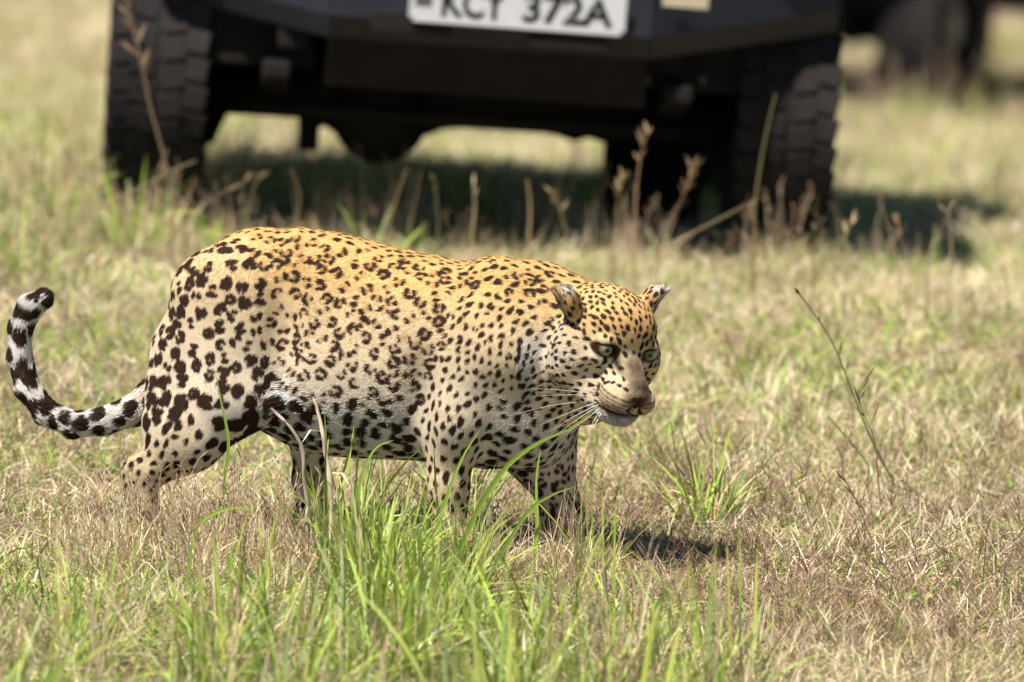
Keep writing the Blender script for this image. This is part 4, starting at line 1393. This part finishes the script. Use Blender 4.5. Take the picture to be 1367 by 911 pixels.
def path_px(pxs, y0, y1=None):
    """world path through pixels, its distance going from y0 to y1"""
    y1 = y0 if y1 is None else y1
    return [at(px, py, y0 + (y1 - y0) * i / (len(pxs) - 1)) for i, (px, py) in enumerate(pxs)]

def smooth_path(P, n=14):
    out = []
    for i in range(n + 1):
        t = i / n * (len(P) - 1); k = min(int(t), len(P) - 2); f = t - k
        p0, p1, p2, p3 = P[max(k-1, 0)], P[k], P[k+1], P[min(k+2, len(P)-1)]
        out.append(.5 * ((2*p1) + (p2-p0)*f + (2*p0-5*p1+4*p2-p3)*f*f + (3*p1-p0-3*p2+p3)*f**3))
    return out

def stalk_px(name, label, cat, pxs, dist, fn, group=None):
    P = smooth_path(path_px(pxs, dist))
    # the foot goes down to the ground
    base = P[0].copy(); g0 = float(gz(base.x, base.y))
    if base.z > g0: P = [Vector((base.x, base.y, g0 - .01))] + P
    else: P[0].z = min(P[0].z, g0)
    o0 = P[0].copy()
    return stalk(name, label, cat, fn([p - o0 for p in P]), o0, group)

PINK = (.70, .565, .43)
def thick_stalk(P):
    n = len(P)
    rad = [(.0050 - .0022 * i / (n - 1)) * (.85 + .3 * GR.random()) * (1.35 if i in (5, 9) else 1.0) for i in range(n)]
    P = [Vector(p) + Vector((GR.normal(0, .0012), GR.normal(0, .002), 0)) * (i > 1) for i, p in enumerate(P)]
    v, q = tube_np(P, rad, 7)
    c = np.tile(PINK, (len(v), 1)) * np.repeat(.70 + .45 * GR.random((n, 1)), 7, axis=0) * (.85 + .3 * GR.random((len(v), 1)))
    parts = [(np.array(v), np.array(q), np.zeros((0, 3), int), c)]
    for i in (5, 9):                                   # withered sheaths hanging at the nodes
        b = Vector(P[i]); d = Vector((GR.normal(0, .03), -.01, -.015 - .02 * GR.random()))
        w = Vector((.0032, 0, .001))
        m = b + d * .5 + Vector((d.x * .3, 0, .012))
        vv = np.array([b - w, b + w, m + w, m - w, b + d * 1.4])
        parts.append((vv, np.array([(0, 1, 2, 3)]), np.array([(3, 2, 4)]), np.tile((.62, .50, .34), (5, 1))))
    return join(parts)
stalk_px('dry_weed', 'thick pale dry stalk bent over beside the leopard belly', 'weed', [(410, 745), (411, 700), (407, 640), (403, 598), (385, 568), (362, 545)], 17.62, thick_stalk)
stalk_px('dry_weed', 'thinner pale dry stalk standing upright below the leopard belly', 'weed', [(444, 720), (440, 640), (432, 590), (424, 545), (414, 528)], 17.66, thick_stalk)
LEAF = (.27, .46, .05); LEAF2 = (.40, .52, .10)
for pxs, d, w, lab in [
    ([(590, 800), (628, 700), (672, 628), (720, 590), (762, 572), (798, 542)], 17.45, .0105, 'long green blade arching up to the leopard muzzle'),
    ([(560, 800), (580, 720), (598, 660), (618, 610), (640, 575)], 17.5, .009, 'upright green blade crossing the leopard near foreleg'),
    ([(640, 790), (700, 690), (735, 662), (768, 650)], 17.4, .007, 'slender green blade leaning past the far foreleg'),
    ([(460, 790), (470, 700), (482, 640), (500, 600), (525, 588)], 17.5, .008, 'green blade bending over under the leopard belly'),
    ([(560, 740), (566, 690), (572, 640)], 17.5, .007, 'short green blade between the leopard legs'),
    ([(700, 800), (716, 720), (716, 640), (722, 600)], 17.5, .0065, 'straight green blade before the leopard chest'),
    ([(255, 735), (266, 700), (295, 682), (325, 678), (348, 690)], 17.4, .006, 'pale green leaf lying flat over the dry grass'),
    ([(300, 640), (305, 590), (296, 540), (288, 500)], 17.85, .006, 'thin green blade crossing the leopard thigh'),
    ]:
    stalk_px('leafy_weed', lab, 'plant', pxs, d, lambda P, w=w: ribbon(P, w, LEAF, LEAF2))
stalk_px('green_weed', 'dark green leaning stem on the open grass ahead of the leopard', 'weed', [(1192, 642), (1165, 590), (1140, 530), (1110, 455), (1068, 394)], 18.9, lambda P: stem(P, 3, .0030, (.13, .20, .06), .03, (.12, .17, .06)))
stalk_px('green_weed', 'shorter green stem crossing the leaning one', 'weed', [(1160, 622), (1135, 590), (1105, 555)], 18.9, lambda P: stem(P, 0, .0028, (.14, .22, .07)))
stalk_px('dead_weed', 'dead reddish-brown forked twig in the dry grass', 'weed', [(1180, 700), (1172, 640), (1168, 590), (1150, 545), (1146, 520)], 18.5, lambda P: stem(P, 6, .0019, (.20, .115, .075), .05, (.22, .13, .085)))
stalk_px('dead_weed', 'dead brown twig leaning out of the dry grass', 'weed', [(1165, 735), (1148, 680), (1125, 635)], 18.2, lambda P: stem(P, 3, .0019, (.20, .12, .08), .045, (.24, .14, .09)))
stalk_px('green_weed', 'tall seed stem standing before the lit tyre', 'weed', [(232, 262), (215, 195), (200, 140), (188, 80), (172, 20), (160, -40)], 21.9, lambda P: stem(P, 16, .0042, (.36, .27, .17), .055, (.42, .28, .18)))
for i, (pxs, d, sd_, r, lab) in enumerate([
    ([(100, 292), (170, 260), (230, 228), (262, 215)], 21.9, 0, .0042, 'straw stem leaning low across the tyre foot'),
    ([(250, 300), (290, 262), (345, 233)], 21.8, 5, .0030, 'straw stem leaning out over the vehicle shadow'),
    ([(848, 300), (850, 250), (856, 205), (864, 178)], 21.6, 8, .0040, 'upright brown seed spike before the dark axle'),
    ([(1008, 270), (1016, 215), (1026, 165), (1036, 125)], 21.7, 0, .0042, 'tall olive stem in front of the dark tyre'),
    ([(880, 332), (930, 308), (1010, 267)], 21.5, 0, .0034, 'long straw stem slanting in front of the tyre'),
    ([(820, 320), (824, 290), (826, 258), (832, 236)], 21.5, 12, .0028, 'fuzzy pale seed head in the fringe before the vehicle'),
    ([(880, 320), (900, 285), (915, 255), (925, 220)], 21.5, 18, .0024, 'branching brown seed head before the shaded tyre'),
    ([(1086, 345), (1088, 318), (1090, 275)], 21.4, 5, .0034, 'knobbed straw stem at the foot of the tyre'),
    ([(1130, 345), (1128, 318), (1136, 300)], 21.4, 4, .0034, 'forked pale stem beside the tyre foot'),
    ([(1200, 352), (1185, 300), (1172, 258)], 21.5, 0, .0028, 'thin grey stem standing in the vehicle shadow'),
    ([(1215, 350), (1204, 322), (1200, 296)], 21.4, 8, .0024, 'small seed head in the vehicle shadow'),
    ([(1240, 345), (1258, 305), (1270, 278)], 21.5, 0, .0040, 'stout straw stem slanting in the vehicle shadow'),
    ([(1270, 330), (1268, 300), (1266, 280)], 21.5, 2, .0030, 'upright straw stem with a pale bud in the shadow'),
    ([(520, 300), (530, 262), (543, 225)], 21.8, 0, .0044, 'straw stem rising behind the leopard back'),
    ([(548, 300), (556, 262), (562, 228)], 21.9, 0, .0034, 'brown stem rising next to the straw one'),
    ([(585, 300), (583, 270), (580, 240)], 21.9, 3, .0030, 'thin stem with a small bud before the axle'),
    ([(630, 318), (634, 280), (632, 250)], 21.8, 2, .0040, 'yellowish stem before the open gap under the axle'),
    ([(706, 320), (708, 280), (704, 240)], 21.9, 0, .0050, 'broad yellow-green stem in the vehicle shadow'),
    ([(395, 300), (400, 262), (388, 225)], 22.0, 0, .0030, 'dark reddish stem in the shade between the tyres'),
    ([(330, 292), (336, 262), (342, 242)], 22.0, 2, .0034, 'straw stem in the shade beside the tyre'),
    ([(1330, 262), (1345, 210), (1362, 160)], 25.5, 0, .0040, 'straw stem leaning on the sunlit grass beyond the shadow'),
    ([(760, 330), (750, 290), (742, 262)], 21.7, 10, .0024, 'loose straw seed head in the fringe'),
    ([(1010, 330), (1006, 300), (998, 280)], 21.4, 9, .0024, 'loose pale seed head at the tyre foot'),
    ]):
    cc = [(.52, .40, .22), (.45, .33, .18), (.36, .24, .14), (.30, .26, .12)][i % 4]
    stalk_px('seeding_weed', lab, 'plant', pxs, d, lambda P, sd_=sd_, r=r * .75, cc=cc: stem(P, sd_, r, cc, .035, tuple(np.array(cc) * .9)), 'single stems standing out before the vehicle')
